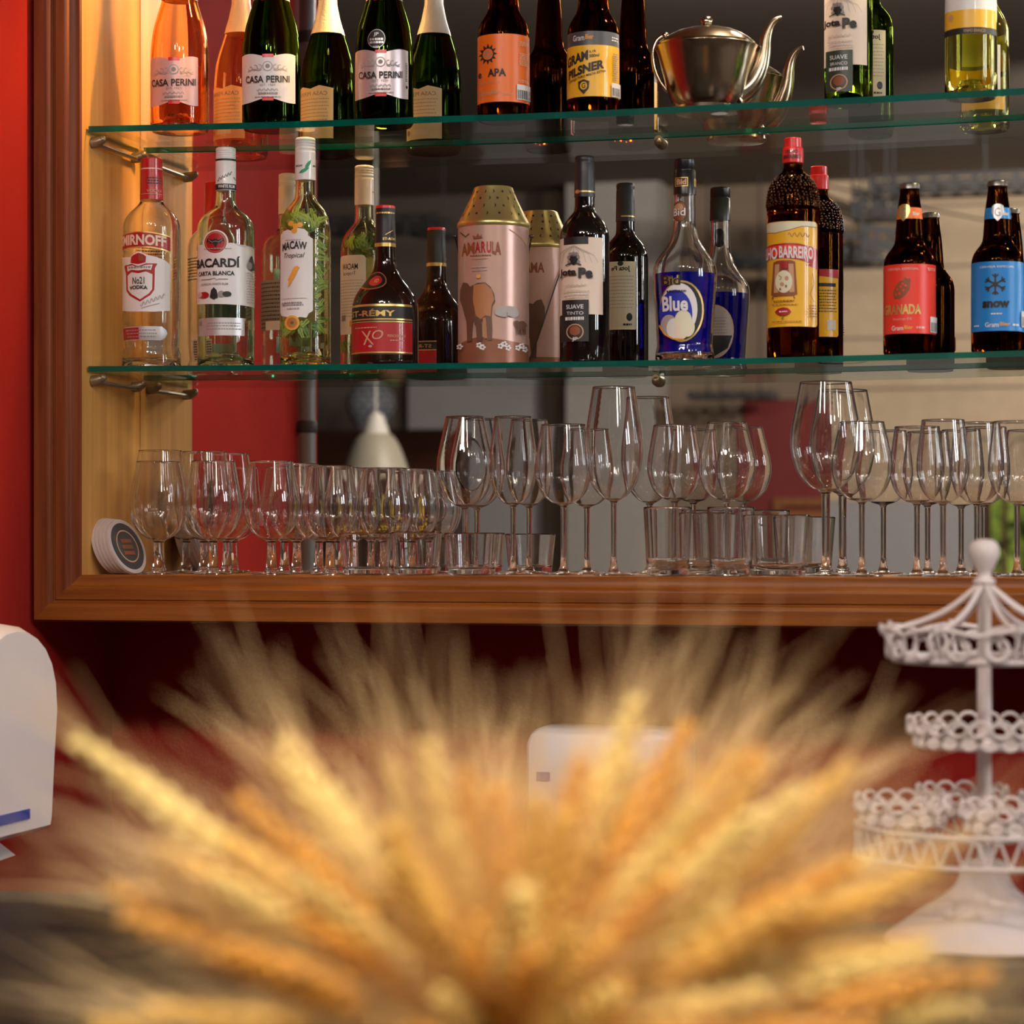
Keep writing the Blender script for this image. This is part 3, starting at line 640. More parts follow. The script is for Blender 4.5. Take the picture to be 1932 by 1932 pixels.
def jota(name, label, c, Y, shelf, glassmat, capmat, y0, paper, low, sub, x=None, R=47):
    """y0 = top of the bottle in the photo"""
    b = Bottle(name, label, c, Y, R, shelf); e = b.base_y; k = R / 47.0
    P = [(372, 18.5), (395, 18.8), (402, 22), (412, 31), (424, 40), (438, 45.5), (452, 47), (e - y0 + 295 - 6, 47)]
    b.body([(y - 295 + y0, w * k) for y, w in P], glassmat, punt=0.02)
    b.cap([(y - 295 + y0, w * k) for y, w in [(295, 16), (297, 18), (301, 18.6), (304, 18.4), (306, 17.9), (309, 17.9), (311, 18.6), (330, 18.8), (373, 19.6)]], capmat, 'capsule')
    b.on([(y - 295 + y0, w * k) for y, w in [(295, 18), (330, 18.8), (374, 19.7)]])
    L = Label(b, lift=0.0002); L.rect(c - 11, y0 + 67, c + 52, y0 + 69.5, 'gold').done('capsule_band'); L = Label(b, lift=0.0004); L.oval(c - 13, y0 + 68.5, 4, 3.5, 'gold').done('capsule_emblem'); b.off()
    o = c - 1103; d = y0 - 295
    L = Label(b); L.rect(1054 + o, 453 + d, 1137 + o, 597 + d, paper).rect(1064 + o, 452 + d, 1110 + o, 466 + d, low)
    for i in range(9):
        L.line([(1083 + o, 468 + d), (1083 + o + (i - 4) * 9, 478 + d + abs(i - 4) * 2), (1083 + o + (i - 4) * 11, 500 + d)], 0.7, 'soft_ink')
    L.poly([(1076 + o, 488 + d), (1091 + o, 488 + d), (1091 + o, 498 + d), (1083.5 + o, 506 + d), (1076 + o, 498 + d)], 'ink')
    for dx, dy in ((-9, 490), (-8, 499), (8, 490), (9, 499), (0, 483), (-5, 484), (5, 484)): L.oval(1083.5 + o + dx, dy + d, 3, 3.2, 'grey_ink', 10)
    L.line([(1070 + o, 505 + d), (1083 + o, 500 + d), (1097 + o, 505 + d)], 2, 'ink')
    L.text('Jota', 1061 + o, 511 + d, 1089 + o, 528 + d, 'ink', 0.045).text('Pe', 1092 + o, 510 + d, 1117 + o, 530 + d, 'ink', 0.05)
    L.line([(1070 + o + 2.0 * j, 543 + d + 2 * math.sin(j * 1.7)) for j in range(19)], 1.1, 'soft_ink'); L.bars(1066 + o, 1112 + o, [553 + d, 559 + d, 564 + d], 1.4, 'soft_ink', c)
    L.rect(1065 + o, 570 + d, 1110 + o, 648 + d, low)
    L.text('SUAVE', 1072 + o, 579 + d, 1101 + o, 587 + d, 'paper_white', 0.01).text(sub, 1073 + o, 592 + d, 1101 + o, 598 + d, 'paper_white', 0.0).bars(1070 + o, 1102 + o, [602 + d], 6, 'paper_white', 7)
    L.oval(1087 + o, 630 + d, 14.5, 15, 'tan_line').oval(1087 + o, 630 + d, 12.5, 13, low).oval(1087 + o, 628 + d, 9, 9, 'barrel_print').text('JP', 1082.5 + o, 640 + d, 1091.5 + o, 648 + d, 'paper_white', 0.02)
    L.done('front_label')
    L = Label(b, back=True); L.rect(c - 42, y0 + 163, c + 22, y0 + 300, 'paper_ivory').text('Jota Pe', c - 30, y0 + 172, c + 10, y0 + 184, 'ink', 0.03).oval(c - 10, y0 + 167, 6, 5, 'ink').bars(c - 38, c + 18, list(range(y0 + 192, y0 + 262, 7)), 1.6, 'soft_ink', c).oval(c - 28, y0 + 275, 6, 8, 'ink').bars(c - 34, c - 14, [y0 + 288], 4, 'ink', 2).done('back_label')
    return b
jota('wine_bottle', 'green wine bottle with cream label cut off by the top of the picture', 1601, 3.690, ZUP, 'olive_bottle', 'black_capsule', -172, 'paper_cream', 'green_paper', 'BRANCO', R=45.5)
b = Bottle('white_wine_bottle', 'clear bottle of pale yellow wine at the right end of upper shelf', 1832, 3.690, 49, ZUP); e = b.base_y
b.body([(-150, 16), (-90, 18), (-70, 24), (-50, 36), (-30, 45), (-12, 49), (e - 6, 49)], 'yellow_bottle', wall=0.003, punt=0.022)
b.cap([(-175, 15), (-172, 17), (-100, 19)], 'white_cap', 'capsule')
L = Label(b); L.rect(1782, -12, 1878, 27, 'paper_white').rect(1783, 27, 1878, 62, 'yellow_paper').rect(1783, 61, 1878, 73, 'ink').text('VINHO BRANCO', 1818, 64, 1858, 70, 'tan_line', 0.0).oval(1796, 40, 4, 7, 'tan_line').done('front_label')
L = Label(b, back=True); L.rect(1792, 20, 1850, 118, 'paper_white').rect(1792, 118, 1850, 124, 'grey_ink').rect(1780, 124, 1884, 150, 'yellow_paper').oval(1820, 50, 6, 8, 'soft_ink').barcode(1798, 90, 1818, 112).done('back_label')
# silver teapot between the beer and the wine
X0, Y0 = wx(1333, 3.70), 3.70; S0 = sc(1333, 3.70); z0 = ZUP(X0); tr = thing('teapot', 'tarnished silver teapot with ball finial and long curved spout', 'teapot', (X0, Y0, z0), math.atan2(-X0, Y0) * 1.0)
tb = Bottle.__new__(Bottle); tb.s = S0; tb.zb = z0; tb.c = 1333
zz = lambda y: tb.z(y)
body = [(0, 0.006), (58 / S0, 0.0), (60 / S0, 0.003), (58 / S0, 0.010), (66 / S0, zz(194)), (77 / S0, zz(165)), (86 / S0, zz(135)), (93 / S0, zz(108)), (97 / S0, zz(95)), (99 / S0, zz(91)), (96 / S0, zz(89)), (80 / S0, zz(88)), (0, zz(88))]
mb = MB(); mb.lathe(body, 'silver_plate', 64); mb.build('body', tr, angle=40)
lid = [(93 / S0, zz(88.5)), (94 / S0, zz(85)), (84 / S0, zz(76)), (70 / S0, zz(67)), (55 / S0, zz(60)), (38 / S0, zz(56)), (34 / S0, zz(54)), (12 / S0, zz(51.5)), (0, zz(51))]
mb = MB(); mb.lathe(lid, 'silver_plate', 64); ld = mb.build('lid', tr, angle=40)
mb = MB(); mb.lathe([(5 / S0, zz(52)), (5 / S0, zz(49))], 'silver_plate', 16); mb.ball((0, 0, zz(41)), 11.5 / S0, 'silver_plate', 24, 14); mb.build('finial', ld)
T = lambda x, y: ((x - 1333) / S0, 0, zz(y))
sp = chaikin([(1398, 168, 27), (1420, 158, 27), (1434, 132, 22), (1441, 100, 17), (1444, 72, 13), (1452, 50, 10), (1463, 38, 8), (1474, 36, 5)] and [(1388, 180), (1416, 164), (1434, 132), (1441, 100), (1444, 72), (1452, 50), (1463, 38), (1474, 36)], 2)
rads = [max(4.5, 31 - 29 * (i / (len(sp) - 1)) ** 0.62) / S0 for i in range(len(sp))]
mb = MB(); mb.tube([T(x, y) for x, y in sp], rads, 'silver_plate', 20); mb.build('spout', tr, angle=60)
hp = chaikin([(1254, 84), (1258, 68), (1250, 66), (1238, 76), (1231, 100), (1236, 135), (1252, 165), (1272, 180)], 2)
mb = MB(); mb.tube([T(x, y) for x, y in hp], 4.6 / S0, 'silver_plate', 12); mb.ball(T(1255, 66), 7 / S0, 'silver_plate', 14, 8); mb.build('handle', tr, angle=60)
# ------------------------------------------------------------------ bottles of the lower shelf
# vodka
b = Bottle('vodka_bottle', 'clear vodka bottle with red cap and red banner, leftmost on lower shelf', 286, 3.700, 54.5, ZLO); e = b.base_y
b.body([(379, 21.5), (384, 23), (390, 28), (402, 41), (412, 49), (424, 53.5), (440, 54.5), (630, 54), (648, 52), (658, 51), (668, 55), (e - 6, 55.5)], 'clear_bottle', wall=0.0035, punt=0.008, n=2)
b.cap([(299, 18), (301, 20), (320, 20.3), (350, 21), (378, 22)], 'red_cap')
b.on([(301, 20), (378, 22)])
L = Label(b, lift=0.0002); L.rect(260, 319, 312, 321.5, 'paper_pink'); L.poly([(275, 340), (283, 334), (300, 333), (307, 338), (306, 352), (280, 354)], 'dark_red_print').bars(277, 305, [337, 342, 347], 2.5, 'ink', 3).text('VODKA', 277, 360, 304, 365, 'tan_line', 0.02).rect(262, 368, 312, 369, 'tan_line').done('cap_print'); b.off()
L = Label(b)
L.poly([(231, 446), (245, 443), (262, 442.5), (285, 444), (305, 447), (321, 451), (321, 482), (305, 477), (285, 474), (262, 473), (245, 474), (231, 477)], 'gold')
L.poly([(231, 448), (245, 445), (262, 444.5), (285, 446), (305, 449), (321, 453), (321, 479), (305, 474.5), (285, 471.5), (262, 470.5), (245, 471.5), (231, 474.5)], 'dark_red_print')
L.text('SMIRNOFF', 229, 450, 313, 470, 'paper_cream', 0.035, tilt=-3, arc=2)
L.poly([(231, 488), (247, 490), (254, 484), (262, 480), (272, 484), (282, 488), (296, 491), (312, 497), (320, 504), (320, 590), (290, 593), (250, 592), (231, 588)], 'paper_white')
L.poly([(238, 504), (296, 504), (292, 512), (291, 552), (284, 562), (265, 574), (246, 562), (240, 552), (239, 512)], 'dark_red_print')
L.poly([(241, 504), (292, 504), (288, 512), (287, 551), (281, 559), (265, 570), (249, 559), (243, 551), (242, 512)], 'paper_white')
L.poly([(248, 501), (249, 490), (254, 486), (262, 483), (271, 486), (276, 490), (275, 501), (262, 504)], 'dark_red_print').poly([(262, 485), (270, 488), (272, 498), (263, 498)], 'barrel_print')
L.poly([(237, 506), (250, 503), (262, 508), (276, 503), (296, 503), (289, 514), (290, 524), (276, 518), (262, 521), (250, 518), (241, 526)], 'dark_red_print')
L.poly([(242, 507), (252, 506), (262, 510), (275, 506), (288, 505), (285, 515), (275, 514), (262, 516), (250, 514), (243, 517)], 'paper_white').bars(244, 286, [508], 4, 'grey_ink', 3)
L.text('No21', 252, 528, 273, 541, 'ink', 0.01).text('VODKA', 247, 545, 279, 552, 'ink', 0.03, arc=1.5)
L.line([(266 + j * 1.5, 580 - j * 0.62 + 4 * math.sin(j * 1.3)) for j in range(30)], 1.0, 'grey_ink').line([(268, 586), (285, 581), (300, 577)], 0.9, 'grey_ink')
L.done('front_label')
L = Label(b); L.poly([(232, 620), (305, 620), (314, 627), (316, 633), (312, 641), (304, 646), (232, 646)], 'silver_print').rect(233, 622, 262, 644, 'dark_red_print').bars(236, 296, [626, 632, 638], 2.2, 'grey_ink', 11).done('lower_band')
L = Label(b, back=True); L.bars(258, 320, list(range(455, 500, 6)), 2.2, 'ink', 4); L.rect(262, 618, 296, 664, 'paper_white').bars(264, 294, list(range(622, 660, 5)), 2.5, 'ink', 6).done('back_label')
# white rum
b = Bottle('rum_bottle', 'clear white rum bottle with white cap and round red bat emblem', 426, 3.692, 54, ZLO); e = b.base_y
b.body([(361, 18.3), (384, 18.8), (393, 22), (401, 33), (411, 45), (422, 52), (436, 54), (e - 40, 54), (e - 6, 53)], 'clear_green_tint', wall=0.0035, punt=0.020, n=2)
b.cap([(279, 16), (280.5, 18.6), (283, 19)] + [q for y in (286, 290, 294, 298) for q in ((y, 19.2), (y + 1.2, 18.5), (y + 2.6, 18.5), (y + 3.6, 19.2))] + [(302, 19.2), (303, 18.6), (305, 18.6), (306, 19.2), (361, 19.4)], 'white_cap')
b.on([(279, 19.2), (361, 19.5)])
L = Label(b, lift=0.0002); L.rect(400, 301.5, 450, 305, 'ink').rect(400, 349, 450, 360, 'ink').text('WHITE RUM', 412, 351, 442, 357, 'paper_white', 0.02).line([(411 + j * 1.05, 342 - j * 0.55 + 3 * math.sin(j * 1.25)) for j in range(26)], 1.0, 'ink').line([(440, 336), (444, 342), (446, 338)], 1.1, 'ink').done('cap_print'); b.off()
L = Label(b)
top = [(374, 466), (386, 466)] + [(407 + 24 * math.cos(a), 463 + 23 * math.sin(a)) for a in [math.radians(175 + 190 * i / 14) for i in range(15)]] + [(434, 464), (456, 467), (480, 471)]
L.poly(top + [(480, 582), (455, 580), (426, 579), (395, 578), (372, 576)], 'paper_white')
L.oval(407, 463, 20.5, 20.5, 'dark_red_print').oval(407, 463, 18.5, 18.5, 'tan_line').oval(407, 463, 17.5, 17.5, 'dark_red_print')
L.poly([(392, 456), (398, 458), (403, 459), (405, 456), (407, 458), (409, 456), (411, 459), (416, 458), (422, 455), (423, 463), (419, 461), (416, 467), (413, 464), (410, 468), (407, 474), (404, 468), (401, 464), (398, 467), (395, 461), (391, 464)], 'ink')
L.line([(394, 458), (401, 463), (407, 461), (413, 463), (420, 458)], 1.2, 'grey_ink')
L.text('BACARDÍ', 374, 489, 452, 510, 'ink', 0.035).text('CARTA BLANCA', 377, 517, 442, 525, 'ink', 0.03)
L.bars(382, 442, [474], 1.5, 'soft_ink', 2).line([(382, 532), (398, 532), (406, 530), (410, 534), (414, 532), (430, 532)], 1.1, 'grey_ink').text('SUPERIOR WHITE RUM', 382, 539, 430, 543, 'grey_ink', 0.01)
L.oval(387, 561, 9, 6, 'dark_red_print').oval(380, 560, 4, 5, 'paper_pink').oval(418, 560, 6, 6, 'grey_ink').oval(428, 560, 8, 5, 'ink').poly([(400, 553), (405, 547), (410, 553), (412, 566), (405, 570), (398, 566)], 'ink')
L.poly([(465, 508), (467, 496), (469, 489), (472, 485), (474, 492), (476, 500), (478, 512), (470, 514)], 'ink').oval(468, 505, 4, 7, 'grey_ink').bars(462, 478, list(range(518, 574, 5)), 1.6, 'soft_ink', 5).line([(446, 467), (460, 468), (478, 471)], 1.0, 'soft_ink')
L.done('front_label')
L = Label(b); L.rect(376, 604, 461, 637, 'silver_print').bars(390, 456, [613, 618, 624], 2.2, 'grey_ink', 12).rect(376, 610, 382, 618, 'grey_ink').done('lower_plate')
L = Label(b, back=True); L.rect(380, 498, 472, 598, 'grey_ink').bars(384, 468, list(range(503, 592, 8)), 2.4, 'ink', 13).rect(384, 580, 440, 598, 'paper_white').done('back_label')
# botanical wine
b = Bottle('botanical_wine_bottle', 'tall clear bottle printed with green fronds and an orange bird label', 576, 3.688, 48, ZLO); e = b.base_y
b.body([(342, 18.4), (366, 18.8), (376, 20), (386, 28), (398, 38), (412, 44.5), (430, 47.5), (450, 48), (e - 6, 48)], 'macaw_glass', wall=0.003, punt=0.018, n=2)
b.cap([(261, 17), (263, 19)] + [q for y in (266, 271, 276, 283) for q in ((y, 19.4), (y + 1.2, 18.8), (y + 2.8, 18.8), (y + 3.8, 19.4))] + [(290, 19.4), (341, 19.8)], 'white_cap')
b.on([(261, 19.4), (341, 19.9)])
L = Label(b, lift=0.0002)
for x, y, a in ((581, 313, -1.0), (574, 324, -0.5)): L.poly([(x + 11 * math.cos(a) * t - w * math.sin(a), y + 11 * math.sin(a) * t + w * math.cos(a)) for t, w in ((-1, 0), (-.4, 3.2), (.3, 3), (1, 0), (.3, -3), (-.4, -3.2))], 'teal_leaf')
L.text('MACAW', 559, 313, 571, 317, 'ink', 0.02).text('MACAW', 590, 313, 600, 317, 'ink', 0.02).done('cap_print'); b.off()
rn = random.Random(5)
def frond(L, x, y, a, ln, mat, nl=9):
    for i in range(nl):
        t = i / nl; px_, py_ = x + math.cos(a) * ln * t, y + math.sin(a) * ln * t
        for sgn in (-1, 1):
            q = a + sgn * 0.75; l2 = ln * 0.40 * (1 - 0.55 * t); w = 0.8
            L_.append(([(px_, py_), (px_ + math.cos(q) * l2 * .5 - w * math.sin(q), py_ + math.sin(q) * l2 * .5 + w * math.cos(q)), (px_ + math.cos(q) * l2, py_ + math.sin(q) * l2), (px_ + math.cos(q) * l2 * .5 + w * math.sin(q), py_ + math.sin(q) * l2 * .5 - w * math.cos(q))], mat))
def foliage(L, spots):
    global L_
    L_ = []
    for x, y, a, ln, mat in spots: frond(L, x, y, a, ln, mat)
    for mat in sorted({m_ for _, m_ in L_}):
        vs = []; fs = []
        for p, m_ in L_:
            if m_ == mat:
                k = len(vs); vs += [(L.U(x), L.b.z(y)) for x, y in p]; fs.append((k, k + 1, k + 2, k + 3))
        L.emit_2d(vs, fs, mat, step=False)
G3 = ('leaf_print', 'pale_leaf_print', 'leaf_dark')
L = Label(b); sp = []
for i in range(34): sp.append((534 + rn.uniform(0, 66), 444 - rn.uniform(0, 26), rn.uniform(-2.7, -0.4), rn.uniform(18, 32), G3[i % 3]))
for i in range(34): sp.append((592 + rn.uniform(-2, 10), 446 + i * 5, rn.uniform(-1.0, 1.2), rn.uniform(12, 24), G3[(i + 1) % 3]))
for i in range(26): sp.append((532 + rn.uniform(0, 68), 604 + rn.uniform(0, 20), rn.uniform(0.1, 3.0), rn.uniform(16, 26), G3[i % 3]))
foliage(L, sp)
L.poly([(531, 447), (536, 440), (544, 438), (552, 441), (562, 436), (574, 438), (581, 444), (581, 450), (590, 456), (590, 590), (582, 596), (578, 604), (566, 602), (556, 606), (544, 602), (532, 598), (530, 590)], 'paper_white')
for x, y in ((549, 427), (558, 432), (566, 430), (556, 441)): L.oval(x, y, 5.5, 5, 'orange_print', 14)
L.text('MACAW', 535, 463, 579, 478, 'ink', 0.03, arc=3, tilt=1).text('Tropical', 537, 482, 573, 494, 'ink', 0.0, slant=0.4).bars(540, 570, [457], 1.6, 'soft_ink', 1)
L.poly([(562, 507), (566, 510), (563, 514), (560, 522), (556, 530), (551, 536), (545, 546), (547, 536), (545, 532), (550, 522), (553, 514), (557, 508)], 'orange_print').line([(546, 545), (552, 535)], 2, 'orange_print')
L.bars(534, 574, [574, 578], 2.4, 'grey_ink', 8); L.bars(543, 566, [585], 2.2, 'soft_ink', 9); L.line([(534, 567), (578, 567)], 0.8, 'soft_ink')
L.oval(553, 613, 13, 14, 'orange_print').oval(553, 613, 9, 10, 'gold').oval(553, 613, 3, 3, 'barrel_print').done('front_label')
L = Label(b, back=True); sp = []
for i in range(14): sp.append((576 + rn.uniform(-40, 40), 440 - rn.uniform(0, 18), rn.uniform(-2.6, -0.5), rn.uniform(20, 30), G3[i % 3]))
for i in range(12): sp.append((576 + rn.uniform(-40, 40), 610 + rn.uniform(0, 22), rn.uniform(0.1, 3.0), rn.uniform(16, 26), G3[i % 3]))
foliage(L, sp)
L.rrect(542, 446, 612, 605, 8, 'paper_white').text('MACAW', 558, 463, 597, 475, 'ink', 0.02).text('Tropical', 562, 479, 594, 488, 'ink', 0.0).bars(546, 608, list(range(496, 570, 6)), 1.5, 'soft_ink', 7).rect(550, 578, 576, 590, 'orange_print').rect(586, 566, 600, 578, 'grey_ink').done('back_label')
# brandy
b = Bottle('brandy_bottle', 'dark squat brandy bottle with a red and black label and red seal', 727, 3.696, 63, ZLO); e = b.base_y
b.body([(466, 19.2), (490, 19.6), (506, 22), (518, 27), (530, 35), (543, 46), (557, 56), (572, 61.5), (590, 63), (e - 6, 63)], 'brandy_glass', punt=0.01, n=2)
b.cap([(393, 18.6), (400, 19), (404, 18.2), (420, 18.6), (467, 19.8)], 'black_capsule', 'capsule')
b.cap([(388.5, 17), (390, 18.6), (394, 18.8)], 'bright_red', 'stopper')
b.on([(390, 18.8), (468, 20)])
L = Label(b, lift=0.0002); L.rect(669, 460, 785, 467, 'gold').done('gold_band'); L = Label(b, lift=0.0002); L.text('ST-RÉMY', 722, 449, 746, 455, 'gold', 0.03).line([(727, 445), (741, 436)], 1.2, 'gold').bars(710, 746, [402], 3, 'gold', 3).done('capsule_print'); b.off()
L = Label(b, R=44); L.oval(704, 533, 29, 20, 'black_glass').oval(704, 533, 26, 17.5, 'barrel_print').oval(704, 533, 23.5, 15.5, 'black_cap').oval(707, 533, 13, 10, 'dark_red_print').text('XO', 703, 529, 713, 537, 'tan_line', 0.02).done('seal')
L = Label(b); L.rect(660, 578, 777, 673, 'ink').rect(660, 579, 777, 583, 'gold').rect(660, 606, 777, 608.5, 'gold').rect(660, 611, 777, 613, 'gold').rect(660, 614, 777, 671, 'dark_red_print').rect(660, 668, 777, 670.5, 'gold')
L.text('ST-RÉMY', 666, 588, 745, 602, 'gold', 0.03).text('X', 685, 629, 704, 655, 'tan_line', 0.0, slant=-0.2).text('O', 703, 628, 723, 645, 'tan_line', 0.0, slant=0.3).text('FRENCH BRANDY', 731, 636, 764, 641, 'tan_line', 0.01).bars(735, 762, [646], 2, 'tan_line', 3).bars(672, 712, [622], 2, 'tan_line', 4).oval(700, 658, 3.5, 2.4, 'silver_print').done('front_label')
L = Label(b, back=True); L.rect(690, 622, 764, 638, 'ink').rect(690, 621, 764, 623, 'gold').rect(690, 638, 764, 640, 'gold').rect(690, 640, 764, 684, 'dark_red_print').text('ST-RÉMY', 700, 626, 756, 635, 'tan_line', 0.02).done('back_label')
# gift tin
b = Bottle('gift_tin', 'pink cylindrical liqueur tin with elephant picture and gold conical lid', 931, 3.690, 67, ZLO, 'tin'); e = b.base_y
mb = MB(); zt = b.z(430); r = b.R
mb.lathe([(0, 0.0), (r * 0.97, 0.0), (r, 0.002), (r, 0.030)], 'tin_brown', 56); mb.lathe([(r, 0.030), (r, zt), (r * 0.95, zt + 0.001), (0, zt + 0.001)], 'tin_pink', 56); b.prof = [(r, 0), (r, zt)]
mb.build('can', b.root, angle=40)
cone = [(353.5, 34), (355, 36.5), (358, 37.5), (372, 43), (395, 54), (419, 66), (421, 67.5), (424, 69), (428, 69.5), (432, 67.5)]
b.cap(cone, 'gold_lid', 'lid'); b.on([(358, 37.6), (372, 43.1), (395, 54.1), (419, 66.1)])
L = Label(b, lift=0.0002); rn = random.Random(3); b.Rpx = 48.0
for row, (y, n) in enumerate(((366, 15), (379, 16), (394, 17), (409, 18))):
    for i in range(n):
        th = 2 * math.pi * (i + 0.5 * (row % 2) + rn.uniform(-.12, .12)) / n; x = b.c + (th - math.pi) * 48 if 0 else None
        rr = b.radius(b.z(y)); s_ = 2.3 / b.s
        if (i + row) % 2: pts = [(th + s_ * (1.25 if k % 2 else .8) * math.cos(k * math.pi / 6) / rr, b.z(y) + s_ * (1.3 if k % 2 else .8) * math.sin(k * math.pi / 6)) for k in range(12)]
        else:
            pts = [(th + s_ * 1.35 * math.cos(a) / rr, b.z(y) + s_ * 1.45 * math.sin(a)) for a in [-1.7 + 3.4 * k / 8 for k in range(9)]] + [(th + s_ * (1.05 * math.cos(a) - .65) / rr, b.z(y) + s_ * 1.45 * math.sin(a)) for a in [1.7 - 3.4 * k / 8 for k in range(1, 8)]]
        L.emit_2d(pts, [tuple(range(len(pts)))], 'ink', step=False); L.k = 0
L.done('star_and_moon_holes'); b.off()
def elephant(L, x, y, w, h, mat, mat2=None):                # rear three-quarter elephant, box x..x+w, y..y+h
    q = lambda *p: [(x + a * w, y + c_ * h) for a, c_ in p]
    L.poly(q((.02, .12), (.10, .0), (.22, .02), (.30, .08), (.50, .03), (.72, .02), (.88, .10), (.98, .22), (1.0, .34), (.92, .42), (.90, .60), (.92, .80), (.90, .97), (.78, .97), (.76, .76), (.70, .60), (.62, .66), (.64, .97), (.50, 1.0), (.46, .74), (.38, .64), (.34, .97), (.22, .99), (.20, .66), (.08, .40), (.01, .28)), mat)
    if mat2:
        L.poly(q((.40, .06), (.72, .04), (.90, .14), (.98, .30), (.90, .40), (.88, .58), (.72, .56), (.60, .62), (.46, .56), (.38, .30)), mat2)
        L.poly(q((.66, .60), (.74, .60), (.78, .94), (.70, .94)), mat2)
L = Label(b)
L.poly([(864, 655), (875, 648), (905, 640), (940, 645), (975, 650), (999, 655), (999, 690), (864, 690)], 'tin_brown')
for t, x0, x1, m_ in (('A', 872, 884, 'barrel_print'), ('M', 883, 896.5, 'barrel_print'), ('A', 897, 907, 'dark_red_print'), ('R', 908.5, 917, 'dark_red_print'), ('U', 918.5, 927, 'dark_red_print'), ('L', 928.5, 934, 'barrel_print'), ('A', 933.5, 945, 'barrel_print')):
    md = (x0 + x1) / 2; a = 6 * (abs(md - 909) / 36) ** 2; L.text(t, x0, 463 + a * .3, x1, 484 + a, m_, 0.035)
L.poly([(895, 458), (893, 451), (899, 454), (903, 448), (906, 454), (909, 450), (911, 457)], 'barrel_print').bars(888, 928, [488], 2, 'barrel_print', 3).bars(892, 922, [494], 1.6, 'tan_line', 4); L.bars(890, 922, [510, 516], 1.4, 'soft_ink', 5).oval(904, 528, 4, 4, 'orange_print')
elephant(L, 870, 537, 64, 114, 'elephant_print', 'elephant_light')
L.oval(955, 592, 20, 9, 'soft_ink').oval(948, 596, 14, 8, 'soft_ink').oval(966, 597, 10, 7, 'soft_ink'); L.line([(955, 595), (955, 606)], 2, 'grey_ink')
elephant(L, 969, 609, 21, 27, 'elephant_print')
for fx, fy in ((872, 657), (905, 656), (911, 660), (944, 658), (951, 654), (958, 661), (976, 660), (983, 656), (989, 662)):
    for k in range(5): L.oval(fx + 3.6 * math.cos(k * 1.257), fy + 3.6 * math.sin(k * 1.257), 2.4, 1.9, 'paper_white', 8)
    L.k = 4
L.line([(960, 440), (980, 452), (994, 470)], 1.5, 'tan_line').line([(870, 442), (880, 452), (886, 447)], 2, 'leaf_dark').done('picture_print')
L = Label(b, back=True); L.text('AMARULA', 888, 463, 976, 484, 'barrel_print', 0.035); elephant(L, 886, 537, 84, 120, 'elephant_print', 'grey_ink'); L.rect(838, 660, 1030, 690, 'tin_brown').done('back_picture_print')
zp = b.z(446); rw = r + 0.004; bail = [(rw * math.cos(a), rw * math.sin(a), zp - (zp - 0.012) * (1 - abs(math.cos(a)) ** 1.6)) for a in [math.pi * i / 28 for i in range(29)]]
mb = MB(); mb.tube(bail, 0.0012, 'wire', 8)
for sgn in (-1, 1): mb.ball((sgn * rw, 0, zp), 0.0035, 'wire', 10, 6)
mb.build('wire_handle', b.root)
# red wine, blue liqueur
jota('wine_bottle', 'black bottle of red wine with cream crest label beside the tin', 1103, 3.688, ZLO, 'black_glass', 'black_capsule', 295, 'paper_cream', 'ink', 'TINTO')
b = Bottle('blue_liqueur_bottle', 'waisted clear bottle of bright blue liqueur with round label', 1292, 3.682, 60, ZLO); e = b.base_y
P = [(368, 20), (410, 20.3), (432, 22), (450, 27), (466, 35), (482, 47), (496, 56), (508, 60), (522, 60.5), (545, 59.5), (590, 56), (640, 53), (652, 52), (660, 54), (670, 55.5), (e - 6, 55.5)]
b.body(P, 'clear_bottle', wall=0.0032, punt=0.006, n=2)
b.cap([(301, 18), (303, 20), (320, 20.3), (321, 19.6), (323, 19.6), (324, 20.4), (368, 21)], 'black_cap')
pq = b.pz([(518, 60.3), (545, 59.5), (590, 56), (640, 53), (652, 52), (660, 54), (670, 55.5), (e - 10, 55)], 1); mb = MB()
mb.lathe([(0, 0.0135)] + [(max(q_ - 0.0035, 0.003), max(z_, 0.0135)) for q_, z_ in pq] + [(0, pq[-1][1])], 'blue_liquid', 44); mb.build('liqueur', b.root, angle=50)
b.on([(320, 20.5), (368, 21.1)]); L = Label(b, lift=0.0002); L.rect(1274, 337, 1298, 354, 'gold').rect(1275.5, 338.5, 1296.5, 352.5, 'ink').text('Bid', 1277, 340, 1295, 351, 'tan_line', 0.05).rect(1309, 339, 1313, 354, 'gold'); L.done('cap_print'); b.off()
L = Label(b, lift=0.0005, R=20.3); L.oval(1283, 401, 13.5, 19.5, 'ink').oval(1283, 401, 12, 18, 'barrel_print').oval(1281, 394, 8, 8, 'tan_line').text('Bid', 1273, 395, 1293, 409, 'ink', 0.06).text('Bid', 1273, 395, 1293, 409, 'paper_white', 0.015).done('neck_label')
L = Label(b); cx, cy_ = 1286, 590
L.oval(cx, cy_ + 2, 44, 57, 'gold').oval(cx - 1, cy_ + 2, 41.5, 54, 'ink').oval(cx - 5, cy_, 36, 50, 'paper_white').oval(cx - 12, cy_ + 8, 33, 46, 'blue_print')
for x, y, rx, ry, m_ in ((1260, 618, 17, 20, 'soft_ink'), (1270, 624, 15, 19, 'paper_white'), (1289, 610, 17, 20, 'paper_ivory'), (1284, 630, 14, 15, 'paper_cream'), (1297, 622, 15, 18, 'paper_ivory')): L.oval(x, y, rx, ry, m_)
L.line([(1241, 616), (1252, 634), (1268, 643), (1290, 644)], 3, 'orange_print')
L.text('Bid', 1252, 525, 1284, 543, 'gold', 0.07).text('Bid', 1252, 525, 1284, 543, 'ink', 0.02).bars(1258, 1296, [553], 3.5, 'ink', 3).text('Blue', 1250, 564, 1298, 592, 'paper_white', 0.03).done('front_label')
